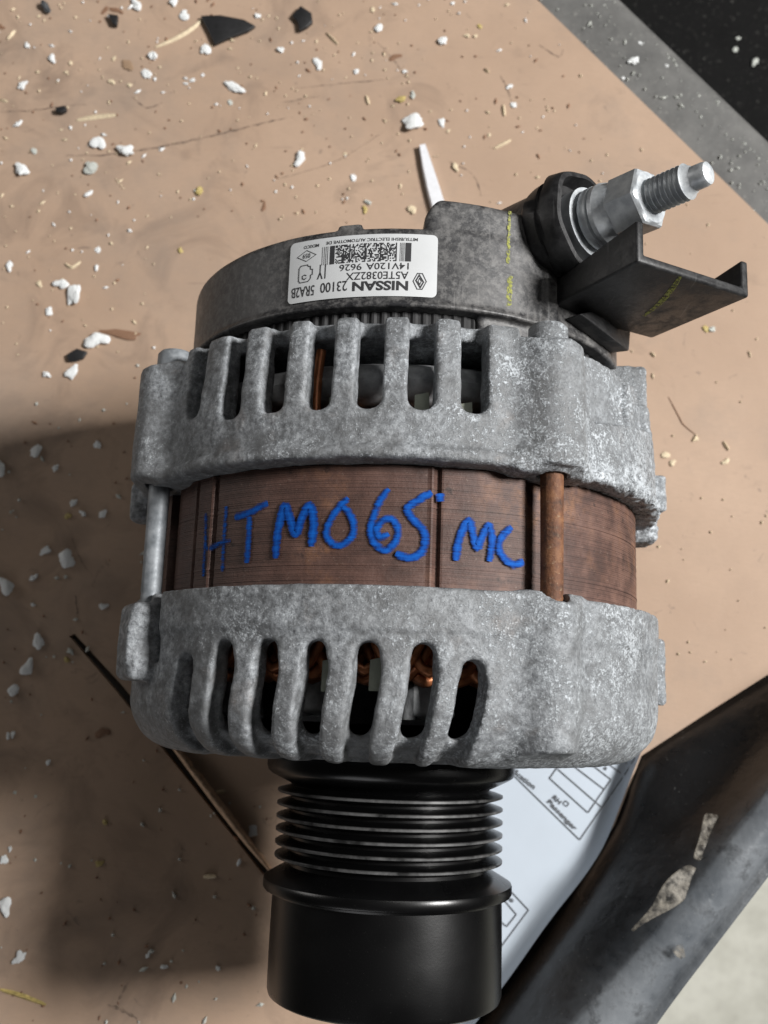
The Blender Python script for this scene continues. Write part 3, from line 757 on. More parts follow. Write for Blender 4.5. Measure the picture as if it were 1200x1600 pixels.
# --- inside: windings, rotor, fan, liners
wV = []; wF = []
for k in range(54):
    a0 = R(360 / 54 * k)
    for y0, sg in ((0.0545, 1), (0.0270, -1)):
        for lay, rr in ((0, 0.0555), (1, 0.0605), (2, 0.0630)):
            pts = []
            for t in np.linspace(0, 1, 9):
                aa = a0 + R(20 if lay < 2 else 13) * (t - .5) * (1 if lay == 1 else -1)
                pts.append(cyl_pt(aa, y0 + sg * (0.004 + ((0.009 if sg > 0 else 0.0165) - (.002 if lay == 2 else 0)) * math.sin(math.pi * t) ** 0.8), rr + 0.001 * math.sin(k * 2.1 + t * 3)))
            tube(wV, wF, pts, 0.0013, 6)
tag(mesh_obj('winding', wV, wF, M_COPPER, alt, True), kind='stuff')
lathe('rotor', [(-0.004, 0.012), (-0.0035, 0.040), (0.004, 0.046), (0.020, 0.049), (0.060, 0.049), (0.066, 0.047), (0.074, 0.040), (0.078, 0.020)], (0, 0, AX), (0, 1, 0), M_DARK, alt, 48)
lathe('bearing_ring', [(0.0725, 0.050), (0.0712, 0.0580), (0.0730, 0.0615), (0.0765, 0.0630), (0.0800, 0.0615), (0.0815, 0.0585), (0.0820, 0.050)], (0, 0, AX), (0, 1, 0), M_INNER, alt, 96)
for k in range(12):                # claw poles of the rotor
    a = R(30 * k + 8)
    b_ = [cyl_pt(a + R(d_), y_, 0.046) for d_, y_ in ((-9, -.0035), (8, -.0035), (3.2, .0165), (-1.5, .0185))]
    t_ = [cyl_pt(a + R(d_), y_, 0.0545 + 0.001 * (k % 3)) for d_, y_ in ((-8, -.0010), (7, -.0010), (2.6, .0160), (-1.0, .0180))]
    prism('rotor_claw', b_, t_, M_INNER, alt, 0.0008)
for a, y0, y1, tw in ((-27.5, .056, .0850, 2.5), (-18.0, .056, .0840, -1.5), (-36, .057, .083, 2)):
    v_ = []; f_ = []
    tube(v_, f_, [cyl_pt(R(a + tw * math.sin(t * 2.4)), y0 + (y1 - y0) * t, 0.0642 - 0.0015 * t) for t in np.linspace(0, 1, 10)], 0.0012, 8)
    mesh_obj('copper_lead', v_, f_, M_COPPER, alt, True)
for k in range(14):
    a = R(360 / 14 * k + 4); V = []
    c1, c2 = R(3.0), R(-3.5)
    b_ = [cyl_pt(a + c1, 0.0020, 0.050), cyl_pt(a + c2, 0.0020, 0.0585), cyl_pt(a + c2 + R(.9), 0.0020, 0.0585), cyl_pt(a + c1 + R(1.1), 0.0020, 0.050)]
    t_ = [v + Vector((0, 0.0095, 0)) for v in b_]
    prism('fan_blade', [v + Vector((0, -.004, 0)) for v in b_], [v + Vector((0, -.004, 0)) for v in t_], M_ROTOR, alt)
for a, y in [(-23.5, .0665), (-14.2, .0680), (3.5, .0685), (12.5, .0670), (-3.6, .0075), (-13.0, .0070)]:
    b_ = [cyl_pt(R(a + d), yy, 0.0645) for d, yy in ((-1.7, y - .0035), (1.5, y - .0035), (1.3, y + .0040), (-1.6, y + .0032))]
    t_ = [v + (v - Vector((0, v.y, AX))).normalized() * 0.0008 for v in b_]
    prism('slot_liner', b_, t_, M_LINER, alt)

# --- rear cover with regulator block
stud_p = to_local(at_y(930, 345, 0.120)); stud_t = to_local(at_y(1095, 275, 0.120))
stud_a = (stud_t - stud_p).normalized()
SP = np.array([stud_p.x, stud_p.y, stud_p.z - AX]) * 1000; SA = np.array(stud_a)
def rear_cover(X, Y, Z):
    r = np.sqrt(X * X + Z * Z); ph = np.degrees(np.arctan2(X, Z))
    body = smax(r - 62.5, smax(94.6 - Y, Y - 115.2, .5), 1.4)
    lip = smax(smax(r - 63.2, 94.4 - Y, .2), Y - 95.8, .3); body = smin(body, lip, .4)
    t = (ph - 19.0) * (math.pi / 180) * 63
    blk = smax(box3(t, Y, r, ((-17.5, 17.5), (94.6, 123.5), (30, 62.6)), 2.0), -(t * .45 - (Y - 137.5) * 1.0 + 8), 0.01)
    blk = smax(box3(t, Y, r, ((-17.5, 17.5), (94.6, 123.5), (30, 62.4)), 2.0), ((Y - 123.5) - (t + 14.0) * 1.3) * .6, 1.0)
    body = smin(body, blk, .6)
    edge = box3((ph - 34.5) * 1.1, Y, r, ((-2.4, 3.0), (94.6, 124.6), (30, 63.6)), 1.3); body = smin(body, edge, .5)
    skirt = box3((ph - 26) * 1.1, Y, r, ((-11, 16), (87.5, 97), (40, 61.0)), 1.5); body = smin(body, skirt, 1.0)
    tab = box3((ph + 14) * 1.1, Y, r, ((-3.2, 3.2), (112, 116.8), (40, 61.8)), .8); body = smin(body, tab, .6)
    # neck that carries the terminal
    px, py, pz = X - SP[0], Y - SP[1], Z - SP[2]
    s = px * SA[0] + py * SA[1] + pz * SA[2]
    q = np.sqrt(np.maximum(px ** 2 + py ** 2 + pz ** 2 - s * s, 0))
    neck = smax(q - 12.2, smax(-30 - s, s + 8, .6), 1.5); body = smin(body, neck, 1.5)
    return body
def rough_pl(p): return vnoise(p, 0.15) * 0.04
cover = sdf_object('rear_cover', rear_cover, ((-66, 80), (86, 137), (-66, 92)), 0.62, M_COVER, alt, rough_pl)
# dark toothed gasket between cover and bracket
gV = []; gF = []
NG = 300
lathe('gasket', [(0.0870, 0.050), (0.0872, 0.0598), (0.0948, 0.0598), (0.0949, 0.050)], (0, 0, AX), (0, 1, 0), M_DARK, alt, NG * 2, True, 30, rfun=lambda th_, t: 1.0 if int(th_ / (2 * math.pi) * NG * 2 + .5) % 4 < 2 else 0.993)

# --- terminal: boot, washers, nut, stud
boot = lathe('terminal_boot', [(-0.0135, 0.0100), (-0.0132, 0.0126), (-0.0120, 0.0134), (-0.0085, 0.0136), (-0.0080, 0.0131), (-0.0070, 0.0130), (-0.0066, 0.0137), (-0.0030, 0.0136), (-0.0018, 0.0130), (-0.0016, 0.0118), (-0.0030, 0.0114), (-0.0055, 0.0106), (-0.0056, 0.0060)], stud_p, stud_a, M_GUARD, alt, 72, True, 40, lambda th_, t: 1 + 0.02 * math.sin(3 * th_ + 1) + 0.018 * math.sin(7 * th_ + 900 * t) + (0.07 * max(0, math.sin(th_ * 1.5 + 2)) ** 6 if t > -0.0071 else 0))
stud = lathe('terminal_stud', [(-0.006, 0.0036), (0.0150, 0.0036)] + [(0.0150 + 0.000625 * k, 0.0043 if k % 2 else 0.0036) for k in range(1, 19)] + [(0.0268, 0.00335), (0.0274, 0.0029), (0.0300, 0.00285), (0.0309, 0.0026), (0.0313, 0.0019), (0.0314, 0.0008)], stud_p, stud_a, M_ZINC, alt, 48, True, 32)
lathe('washer', [(-0.0052, 0.0040), (-0.0051, 0.0089), (-0.0012, 0.0090), (-0.0010, 0.0080)], stud_p, stud_a, M_ZINC, stud, 48)
lathe('washer', [(-0.0002, 0.0040), (-0.0001, 0.0076), (0.0004, 0.0080), (0.0022, 0.0080), (0.0026, 0.0075), (0.0026, 0.0040)], stud_p, stud_a, M_ZINC, stud, 48)
def hexf(th_, t):
    if t < 0.0075 or t > 0.0157: return 0.90
    return math.cos(math.pi / 6) / math.cos(((th_ + .35) % (math.pi / 3)) - math.pi / 6)
lathe('nut', [(0.0027, 0.0078), (0.0030, 0.0088), (0.0042, 0.0089), (0.0056, 0.0084), (0.0072, 0.0078), (0.0076, 0.0077), (0.0090, 0.0077), (0.0120, 0.0077), (0.0150, 0.0077), (0.0156, 0.0074), (0.0160, 0.0069), (0.0160, 0.0036)], stud_p, stud_a, M_ZINC, stud, 72, True, 20, rfun=hexf)

# --- terminal guard: a U-shaped shield, floor square to the axis, two low walls
W = [at_y(u, v, 0.100) for u, v in ((1007, 407), (1160, 467), (1011, 534), (857, 479))]   # outer corners of the floor
C1, C2, C3, C4 = [to_local(p) for p in W]
ea = ((C1 - C4) + (C2 - C3)).normalized(); eb = ((C2 - C1) + (C3 - C4)); eb = (eb - ea * eb.dot(ea)).normalized()
La = ((C1 - C4).length + (C2 - C3).length) / 2; Lb = ((C2 - C1).length + (C3 - C4).length) / 2
ey = Vector((0, 1, 0)); O = (C1 + C2 + C3 + C4) / 4 - ea * La / 2 - eb * Lb / 2
guard = empty('terminal_guard', (0, 0, 0)); guard.parent = alt
def U(a, b, y): return O + ea * a + eb * b + ey * y
T_ = 0.0024
sec = [(0, 0.0075 * 1.0), (0, 0), (Lb, 0), (Lb, 0.0085), (Lb - T_, 0.0085), (Lb - T_, T_), (T_, T_), (T_, 0.0075)]
def usec(a, h1, h2): return [U(a, 0, h1), U(a, 0, 0), U(a, Lb, 0), U(a, Lb, h2), U(a, Lb - T_, h2), U(a, Lb - T_, T_), U(a, T_, T_), U(a, T_, h1)]
bpy.data.objects.remove(guard)
guard = prism('terminal_guard', usec(0, 0.0060, 0.0040), usec(La, 0.0105, 0.0095), M_GUARD, alt, 0.0007)
# gusset and arm down to the cover
def tri_rib(name, px, r0, r1, mat):
    lo = []; hi = []
    for u, v in px:
        ph_, y_ = on_cyl(u, v, (r0 + r1) / 2); lo.append(cyl_pt(ph_, y_, r0)); hi.append(cyl_pt(ph_, y_, r1))
    return prism(name, lo, hi, mat, alt, 0.0005)
tri_rib('guard_gusset', [(884, 498), (962, 478), (956, 552), (935, 536), (905, 514)], 0.058, 0.0675, M_GUARD)
tri_rib('guard_gusset', [(962, 500), (1000, 505), (985, 532), (966, 535)], 0.056, 0.063, M_GUARD)
prism('guard_arm', [U(-0.012, 0.002, 0.001), U(-0.012, 0.020, 0.001), U(-0.012, 0.020, 0.012), U(-0.012, 0.002, 0.012)], [U(0.004, 0.002, 0.001), U(0.004, 0.020, 0.001), U(0.004, 0.020, 0.012), U(0.004, 0.002, 0.012)], M_GUARD, alt, 0.0008)
# yellow crayon tick on the guard, green-yellow dabs on the cover
q = [to_local(at_y(u, v, 0.0998)) for u, v in smooth_path([(1063, 432), (1050, 452), (1030, 475), (1006, 494)], 5)]
V, Fc = strip_mesh(q, [0.0016 * (0.4 + .6 * math.sin(math.pi * (i + 1) / (len(q) + 1))) for i in range(len(q))], Vector((0, 1, 0)))
mesh_obj('yellow_mark', V, Fc, M_YELLOW, guard)
for seg, wp in (([(796, 330), (795, 370), (794, 412)], 7.0), ([(797, 432), (796, 455), (795, 478)], 11)):
    q = [cyl_pt(*on_cyl(u + rnd.uniform(-1, 1), v, 0.0627), 0.06275) for u, v in resample(seg, 26)]
    V, Fc = strip_mesh(q, [wp / 6600 * rnd.uniform(.5, 1.0) for _ in q], Vector((.3, 0, 1)))
    mesh_obj('yellow_mark', V, Fc, M_YELLOW, cover)

# --- sticker on the cover (its text runs upside down for the viewer)
PH1, PH0, YB, YT = R(6.1), R(-28.2), 0.1131, 0.0970      # label's left/right edge, bottom/top edge
RC = 0.0625; LW = (PH1 - PH0) * RC; LH = YB - YT
def lab(x, y, lift_): return cyl_pt(PH1 - x / RC, YB - y, RC + lift_)
V = []; Fc = []; nx, ny = 40, 12; rc = 0.0013
xs_ = [rc * (1 - math.cos(math.pi / 2 * k_ / 10)) for k_ in range(10)]; xs_ = xs_ + list(np.linspace(rc, LW - rc, nx - 19)) + [LW - q_ for q_ in xs_[::-1]]
nx = len(xs_) - 1
for i in range(nx + 1):
    for j in range(ny + 1):
        x = xs_[i]; y = LH * j / ny
        ex = min(x, LW - x)
        ins = rc - math.sqrt(max(rc * rc - (rc - ex) ** 2, 0)) if ex < rc else 0
        V.append(lab(x, ins + (LH - 2 * ins) * j / ny, 0.00032))
for i in range(nx):
    for j in range(ny): Fc.append((i * (ny + 1) + j, (i + 1) * (ny + 1) + j, (i + 1) * (ny + 1) + j + 1, i * (ny + 1) + j + 1))
sticker = mesh_obj('sticker', V, Fc, M_LABEL, alt, True); sticker['label'] = 'white printed rating sticker'
# x/y below as fractions of the label
def lab_text(s, x0, x1, y0, hgt, bold=0.0):
    y0 = 1 - y0 - hgt
    Vt, Ft = text_mesh(s, bold); a = min(v[0] for v in Vt); b = max(v[0] for v in Vt)
    pts = [lab(LW * (x0 + (x1 - x0) * (v[0] - a) / (b - a)), LH * (y0 + hgt * v[1] / 0.7), 0.00038) for v in Vt]
    mesh_obj('printed_word', pts, Ft, M_INK, sticker)
lab_text('NISSAN', .183, .543, .095, .140, .035)
lab_text('23100', .577, .760, .105, .160, .006)
lab_text('5RA2B', .803, .972, .085, .165, .006)
lab_text('A5TE0382ZX', .183, .587, .270, .120, .006)
lab_text('1Y', .728, .788, .330, .240, .004)
lab_text('14V120A', .183, .457, .425, .105, .006)
lab_text('9626', .486, .635, .425, .105, .006)
lab_text('MITSUBISHI ELECTRIC AUTOMOTIVE DE', .130, .735, .885, .050, .010)
lab_text('MEXICO', .785, .895, .870, .050, .010)
lab_text('059', .845, .900, .712, .075, .006)
def lab_line(pts, wid, closed=False, name='printed_mark'):
    pts = [(x_, 1 - y_) for x_, y_ in pts]
    if closed: pts = pts + [pts[0]]
    V = []; Fc = []
    for (x0, y0), (x1, y1) in zip(pts[:-1], pts[1:]):
        a = np.array([x0 * LW, y0 * LH]); b = np.array([x1 * LW, y1 * LH]); d = (b - a) / np.linalg.norm(b - a); n_ = np.array([-d[1], d[0]]) * wid / 2
        k0 = len(V); m_ = 4
        for t in np.linspace(0, 1, m_):
            q = a - d * wid / 2 + (b - a + d * wid) * t
            V += [lab(*(q - n_), 0.00038), lab(*(q + n_), 0.00038)]
        for t in range(m_ - 1): Fc.append((k0 + 2 * t, k0 + 2 * t + 1, k0 + 2 * t + 3, k0 + 2 * t + 2))
    mesh_obj(name, V, Fc, M_INK, sticker)
# diamond emblem: outer and inner lozenge
cx_, cy_ = .110, .245
lab_line([(cx_ - .042, cy_), (cx_ - .016, cy_ + .125), (cx_ + .016, cy_ + .125), (cx_ + .042, cy_), (cx_ + .016, cy_ - .125), (cx_ - .016, cy_ - .125)], 0.00022, True)
lab_line([(cx_ - .024, cy_ - .01), (cx_ + .004, cy_ + .10), (cx_ + .024, cy_ + .01), (cx_ - .004, cy_ - .10)], 0.00034, True)
lab_line([(cx_ - .010, cy_), (cx_ + .002, cy_ + .05), (cx_ + .010, cy_), (cx_ - .002, cy_ - .05)], 0.00018, True)
# flat lozenge round the small number
lab_line([(.803, .748), (.872, .840), (.942, .748), (.872, .660)], 0.00016, True)
# machine pictogram with a C
lab_line([(.835, .375), (.852, .325), (.912, .320), (.923, .355), (.923, .555), (.910, .595), (.862, .600), (.854, .570), (.840, .570), (.838, .520), (.823, .515), (.823, .430), (.835, .425)], 0.00022, True)
lab_line([(.868, .385), (.880, .365), (.895, .385), (.895, .425), (.880, .440), (.868, .425)], 0.00022)
# stacked bar code: guard bars plus small dark cells
V = []; Fc = []
def cellq(x0, x1, y0, y1):
    k0 = len(V); V.extend([lab(x0 * LW, y0 * LH, .00038), lab(x1 * LW, y0 * LH, .00038), lab(x1 * LW, y1 * LH, .00038), lab(x0 * LW, y1 * LH, .00038)]); Fc.append((k0, k0 + 1, k0 + 2, k0 + 3))
br = random.Random(5); B0, B1 = .145, .445
cellq(.170, .208, B0, B1)
for x in (.214, .222, .230, .239): cellq(x, x + .003, B0, B1)
cellq(.672, .704, B0, B1)
for x in (.718, .730, .742, .756): cellq(x, x + .003, B0, B1)
x = .262
cols = []
while x < .660:
    w_ = .0072; cols.append(x); x += w_
for j in range(15):
    y0 = B0 + (B1 - B0) * j / 15; y1 = B0 + (B1 - B0) * (j + 1) / 15; run = None
    for x in cols:
        solid = abs(((x - .262) / .0995) % 1) < 0.07
        on = solid or br.random() < .5
        if on: cellq(x, x + .0073, y0, y1)
mesh_obj('bar_code', V, Fc, M_INK, sticker)

# --- pulley: six-ribbed, with flange and plain sleeve
prof = [(-0.0125, 0.010), (-0.0127, 0.0335), (-0.0135, 0.0342), (-0.0155, 0.0343), (-0.0170, 0.0338), (-0.0176, 0.0330), (-0.0196, 0.0290), (-0.0202, 0.0276)]
y = -0.0222
for k in range(6):
    c_ = y - 0.00338 * k
    prof += [(c_ + 0.00140, 0.0272), (c_ + 0.00050, 0.0304), (c_ + 0.00026, 0.03105), (c_ - 0.00026, 0.03105), (c_ - 0.00050, 0.0304), (c_ - 0.00140, 0.0272)]
prof += [(-0.0414, 0.0272), (-0.0424, 0.0292), (-0.0436, 0.0314), (-0.0444, 0.0328), (-0.0448, 0.0335), (-0.0453, 0.0337), (-0.0470, 0.0337), (-0.0475, 0.0334), (-0.0478, 0.0326), (-0.0480, 0.0314), (-0.0486, 0.0310), (-0.0515, 0.0311), (-0.0600, 0.0312), (-0.0725, 0.0312), (-0.0736, 0.0309), (-0.0741, 0.0302), (-0.0741, 0.0268), (-0.0735, 0.0262), (-0.0650, 0.0258), (-0.0645, 0.006)]
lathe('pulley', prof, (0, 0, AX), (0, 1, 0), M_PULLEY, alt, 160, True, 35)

# ================================================================== DEBRIS
def lump_mesh(name, seed, flat=0.5, sub=2, rough=0.35):
    rl = np.random.default_rng(seed)
    bm = bmesh.new(); bmesh.ops.create_icosphere(bm, subdivisions=sub, radius=0.5)
    off_ = rl.random(3) * 40; el = rl.uniform(0.6, 1.0)
    P_ = np.array([v.co for v in bm.verts])
    N_ = P_ / np.linalg.norm(P_, axis=1)[:, None]; d = np.full(len(P_), 0.52)
    for _ in range(int(rl.integers(3, 6))):
        L_ = rl.normal(size=3) * (1, 1, .5); L_ /= np.linalg.norm(L_)
        d = np.maximum(d, rl.uniform(.75, 1.25) * np.exp(rl.uniform(1.6, 3.2) * (N_ @ L_ - 1)))
    d = d + rough * 0.30 * vnoise(P_ + off_, 4.5) + rough * 0.22 * vnoise(P_ + off_ + 7, 10)
    for v, k in zip(bm.verts, d):
        v.co = v.co * float(k); v.co.y *= el; v.co.z *= flat
    zs = min(v.co.z for v in bm.verts)
    for v in bm.verts: v.co.z -= zs
    me = bpy.data.meshes.new(name); bm.to_mesh(me); bm.free()
    me.polygons.foreach_set('use_smooth', [True] * len(me.polygons)); me.set_sharp_from_angle(angle=R(38))
    return me
LUMPS = [lump_mesh('crumb', 100 + k, 0.30 + 0.05 * (k % 5), 3, 0.46) for k in range(14)]
def lump(name, u, v, spx, mat, label, cat, group=None, z=0.0, k=None, ang=None, stretch=1.0, flat=1.0):
    k = rnd.randrange(len(LUMPS)) if k is None else k
    key = (k, mat.name)
    if key not in _mc:
        me = LUMPS[k].copy(); me.materials.append(mat); _mc[key] = me
    o = bpy.data.objects.new(name, _mc[key]); COL.objects.link(o)
    o.location = P(u, v, z); s = spx / (5200 if mat is M_AMBER else 3900)
    o.scale = (s * stretch, s / stretch ** .5, s * 0.9 * flat); o.rotation_euler = (0, 0, rnd.uniform(0, 6.28) if ang is None else ang)
    return tag(o, label, cat, group)
_mc = {}
FOAM = [(216, 9, 26), (272, 4, 24), (286, 25, 24), (321, 78, 30), (240, 87, 24), (228, 114, 25), (242, 124, 10), (43, 72, 15), (82, 94, 18), (35, 134, 23), (403, 26, 13), (439, 80, 17), (30, 195, 15), (157, 223, 32), (198, 239, 35), (36, 267, 35), (141, 302, 19), (154, 392, 15), (317, 118, 10), (300, 126, 11), (289, 131, 10), (590, 45, 22), (691, 66, 25), (498, 100, 21), (557, 112, 15), (632, 112, 11), (690, 193, 17), (470, 250, 25), (552, 280, 16), (796, 135, 13), (803, 165, 17), (14, 416, 19), (151, 421, 13), (98, 443, 27), (77, 487, 17), (152, 531, 36), (115, 581, 27), (74, 585, 17), (2, 731, 25), (115, 786, 18), (160, 803, 17), (131, 802, 13), (70, 861, 19), (105, 874, 34), (53, 904, 15), (11, 914, 32), (163, 948, 15), (59, 1004, 27), (46, 1042, 28), (20, 1078, 26), (13, 1148, 13), (7, 1341, 18), (9, 1417, 28), (33, 1496, 26), (373, 1349, 13), (259, 1510, 13), (341, 1513, 11), (232, 1493, 10), (60, 703, 27), (154, 696, 18), (87, 732, 16), (707, 6, 11), (17, 1326, 10), (52, 945, 10), (20, 1148, 11), (75, 1190, 10)]
for u, v, s in FOAM:
    lump('foam_crumb', u, v, s, M_FOAM, 'small white foam crumb lying on the brown board', 'crumb', 'white foam crumbs on the board', flat=rnd.uniform(.7, 1.2))
for (u, v, s, lb, st, an) in [(646, 193, 40, 'largest ragged white foam lump, beside the tip of the white stick', 1.25, .3), (366, 136, 30, 'long narrow white foam sliver below the black triangular shard', 1.5, -.6), (117, 461, 34, 'upright white foam stick beside a rounder foam crumb', 1.6, 1.5), (396, 1298, 20, 'white foam crumb caught on the torn board edge', 1.0, 0)]:
    lump('foam_chunk', u, v, s, M_FOAM, lb, 'crumb', stretch=st, ang=an)
for u, v, s in [(144, 263, 37), (54, 238, 15), (360, 162, 13), (111, 1017, 15)]:
    lump('grey_crumb', u, v, s, M_FOAM2, 'greyish translucent crumb among the white foam on the board', 'crumb', 'greyish crumbs on the board')
for u, v, s in [(62, 445, 13), (583, 15, 12), (710, 262, 17), (646, 328, 19), (729, 56, 11), (743, 57, 9), (1042, 712, 17), (1050, 722, 13), (1134, 722, 12), (1086, 686, 12), (175, 128, 12), (202, 133, 11), (60, 26, 9), (178, 92, 10), (110, 100, 11), (540, 242, 9), (700, 205, 9), (765, 212, 8)]:
    lump('cream_crumb', u, v, s, M_CREAM, 'tiny cream coloured wood crumb on the brown board', 'crumb', 'cream wood crumbs on the board')
for u, v, s in [(310, 300, 28), (282, 392, 15), (627, 156, 30), (571, 328, 17), (750, 43, 16), (107, 805, 18), (105, 1031, 18), (165, 1285, 17), (157, 1349, 18), (1103, 516, 20)]:
    lump('amber_crumb', u, v, s, M_AMBER, 'yellowish amber crumb on the brown board', 'crumb', 'amber crumbs on the board')
for (u, v), (du, dv), nr2 in [((300, 296), (9, 4), 'well behind the rear cover'), ((636, 152), (10, -2), 'near the white stick tip'), ((579, 322), (-6, -6), 'just behind the rear cover'), ((1108, 508), (5, 8), 'beside the terminal guard')]:
    lump('grey_crumb', u + du, v + dv, 15, M_FOAM2, 'greyish translucent crumb stuck to the amber crumb ' + nr2, 'crumb', 'crumbs stuck to amber')
for u, v, s, st, an in [(617, 89, 17, 1.2, .2), (160, 1144, 20, 1, 0), (0, 43, 16, 1, 0), (413, 322, 13, 1.5, 1.4), (187, 521, 34, 2.0, -.1), (162, 18, 16, 1.4, .9), (182, 16, 16, 1.4, -.5)]:
    lump('brown_flake', u, v, s, M_BROWN, 'thin dark brown flake on the brown board', 'flake', 'brown flakes on the board', stretch=st, ang=an, flat=.4)
lump('tan_pad', 200, 101, 28, M_BROWNISH, 'soft tan rounded pad beside white foam crumbs', 'scrap', flat=.5)
lump('pebble', 75, 17, 29, M_PEBBLE, 'rounded dark grey pebble on the brown board', 'pebble', k=2, flat=1.3)
def shard(name, px, thick, label, mat=M_SHARD, lift_=0.0003, tilt=0.0):
    b_ = [P(u, v, lift_) for u, v in px]; t_ = [p + Vector((0, 0, thick + tilt * i)) for i, p in enumerate(b_)]
    o = prism(name, b_, t_, mat, None, min(thick * .3, .0004)); return tag(o, label, 'shard')
shard('plastic_shard', [(314, 28), (345, 27), (382, 34), (400, 44), (388, 52), (358, 63), (336, 73), (328, 55)], 0.0016, 'large black triangular plastic shard beside a cream splinter')
shard('plastic_shard', [(170, 26), (186, 28), (184, 44), (178, 42)], 0.002, 'small black triangular shard beside a brown flake')
shard('plastic_shard', [(457, 28), (470, 13), (487, 24), (489, 38), (480, 46), (468, 52), (466, 38)], 0.0018, 'black jagged plastic chunk lying among foam crumbs')
shard('plastic_shard', [(88, 172), (104, 169), (106, 176), (98, 180), (90, 179)], 0.002, 'tiny dark nub above the cream splinter')
shard('plastic_shard', [(105, 556), (121, 546), (138, 551), (131, 562), (118, 566), (108, 566)], 0.0014, 'dark rounded plastic chip touching a white foam crumb')
def splinter(px, w0, label, mat=M_CREAM, group=None, hgt=0.0010):
    q = smooth_path(px, 5); n = len(q); V = []; Fc = []
    for i, (u, v) in enumerate(q):
        p = P(u, v, 0); a_ = q[max(i - 1, 0)]; b_ = q[min(i + 1, n - 1)]; d = (P(*b_) - P(*a_)); sd = Vector((-d.y, d.x, 0)).normalized()
        k = w0 / 4200 * (.15 + .85 * math.sin(math.pi * (i + .5) / n) ** .6) / 2
        V += [p - sd * k + Vector((0, 0, .0001)), p + Vector((0, 0, .0001 + hgt * k / (w0 / 8400))), p + sd * k + Vector((0, 0, .0001))]
    for i in range(n - 1):
        for k in range(2): Fc.append((3 * i + k, 3 * i + k + 1, 3 * i + 4 + k, 3 * i + 3 + k))
        Fc.append((3 * i + 2, 3 * i, 3 * i + 3, 3 * i + 5))
    Fc += [(0, 2, 1), (3 * n - 3, 3 * n - 2, 3 * n - 1)]
    return tag(mesh_obj('splinter', V, Fc, mat, None), label, 'splinter', group)
splinter([(243, 74), (275, 60), (300, 45), (315, 31)], 9, 'long cream wood splinter ending at the black triangular shard')
splinter([(120, 188), (150, 183), (182, 180)], 9, 'cream pointed splinter beside the tiny dark nub')
splinter([(0, 1546), (35, 1556), (72, 1570)], 7, 'straw coloured splinter pointing away from a greasy scratch', M_AMBER)
for px in [[(12, 62), (24, 48)], [(510, 52), (528, 70)], [(102, 412), (112, 418), (126, 409)], [(786, 164), (788, 182)], [(772, 232), (798, 219)], [(572, 150), (576, 164)], [(318, 1370), (338, 1369)], [(757, 108), (764, 114)], [(1082, 690), (1088, 680)], [(1130, 690), (1138, 704)], [(335, 1238), (352, 1236)], [(1017, 551), (1023, 558)], [(0, 156), (12, 159)]]:
    splinter(px, 6, 'short cream wood sliver on the brown board', M_CREAM, 'short wood slivers on the board')
splinter([(1044, 620), (1060, 650), (1068, 664), (1090, 682)], 2.2, 'thin curved brown fibre beside cream crumbs', M_BROWN, None, .0003)
# white stick poking out from under the machine
q = [P(u, v, 0.0022) for u, v in ((660, 226), (668, 258), (677, 292), (700, 372), (716, 430))]
V = []; Fc = []
for i, p in enumerate(q):
    wq = [0.0014, 0.0023, 0.0028, 0.0034, 0.0036][i]; sd = Vector((.96, .27, 0))
    for s_, z_ in ((-1, .0004), (-.8, .0024), (.8, .0024), (1, .0004)): V.append(Vector((p.x, p.y, 0)) + sd * wq * s_ + Vector((0, 0, z_)))
for i in range(4):
    for k in range(4): Fc.append((4 * i + k, 4 * i + (k + 1) % 4, 4 * i + 4 + (k + 1) % 4, 4 * i + 4 + k))
Fc += [(3, 2, 1, 0), (16, 17, 18, 19)]
tag(mesh_obj('plastic_stick', V, Fc, M_STICK, None), 'flat tapered white plastic stick poking out from behind the black cover', 'stick')

# crumbs on the tray ledge and in the well
for u, v, s, z, sz in [(990, 96, 26, -.0036, 'largest'), (1003, 70, 17, -.0036, 'second largest'), (1040, 103, 12, -.0036, 'third largest'), (973, 122, 9, -.0036, 'smallest')]:
    lump('ledge_crumb', u, v, s, M_FOAM, sz + ' white crumb on the dusty black tray ledge', 'crumb', 'white crumbs on the tray ledge', z=z)
for u, v, s, sz in [(1150, 77, 14, 'middle sized'), (1178, 97, 18, 'largest'), (1153, 60, 10, 'smallest')]:
    lump('well_crumb', u, v, s * 1.2, M_FOAM2, sz + ' pale crumb down in the black well beyond the ledge', 'crumb', 'crumbs in the black well', z=-.085)

# torn clear tape on the rim
def tape(px, zs, label, name='torn_tape'):
    t_m = M_TAPE; V = []; Fc = []
    n = len(px)
    for i, ((u0, v0), (u1, v1)) in enumerate(px):
        for k in range(5):
            t = k / 4; V.append(P(u0 + (u1 - u0) * t, v0 + (v1 - v0) * t, zs[i] + .0012 * math.sin(k * 2.3 + i * 1.7) ** 2))
    for i in range(n - 1):
        for k in range(4): Fc.append((5 * i + k, 5 * i + k + 1, 5 * i + 6 + k, 5 * i + 5 + k))
    o = mesh_obj(name, V, Fc, t_m, None, True)
    sb = o.modifiers.new('crumple', 'SUBSURF'); sb.levels = 2; sb.render_levels = 2
    md = o.modifiers.new('thickness', 'SOLIDIFY'); md.thickness = .00025
    return tag(o, label, 'tape')
mt = Mat('clear_tape'); nz = mt.noise(300, 4, .7)
mt.set(Base_Color=mt.ramp(nz, (.3, (.12, .11, .095)), (.7, (.34, .31, .26))), Roughness=.5, Specular_IOR_Level=.25, Alpha=mt.ramp(nz, (.38, .05), (.62, .6)))
M_TAPE = mt.m
tape([((1100, 1270), (1130, 1275)), ((1096, 1295), (1124, 1300)), ((1090, 1318), (1106, 1325)), ((1082, 1340), (1094, 1346))], [.024, .026, .028, .030], 'short curled strip of clear tape on the inner tray wall')
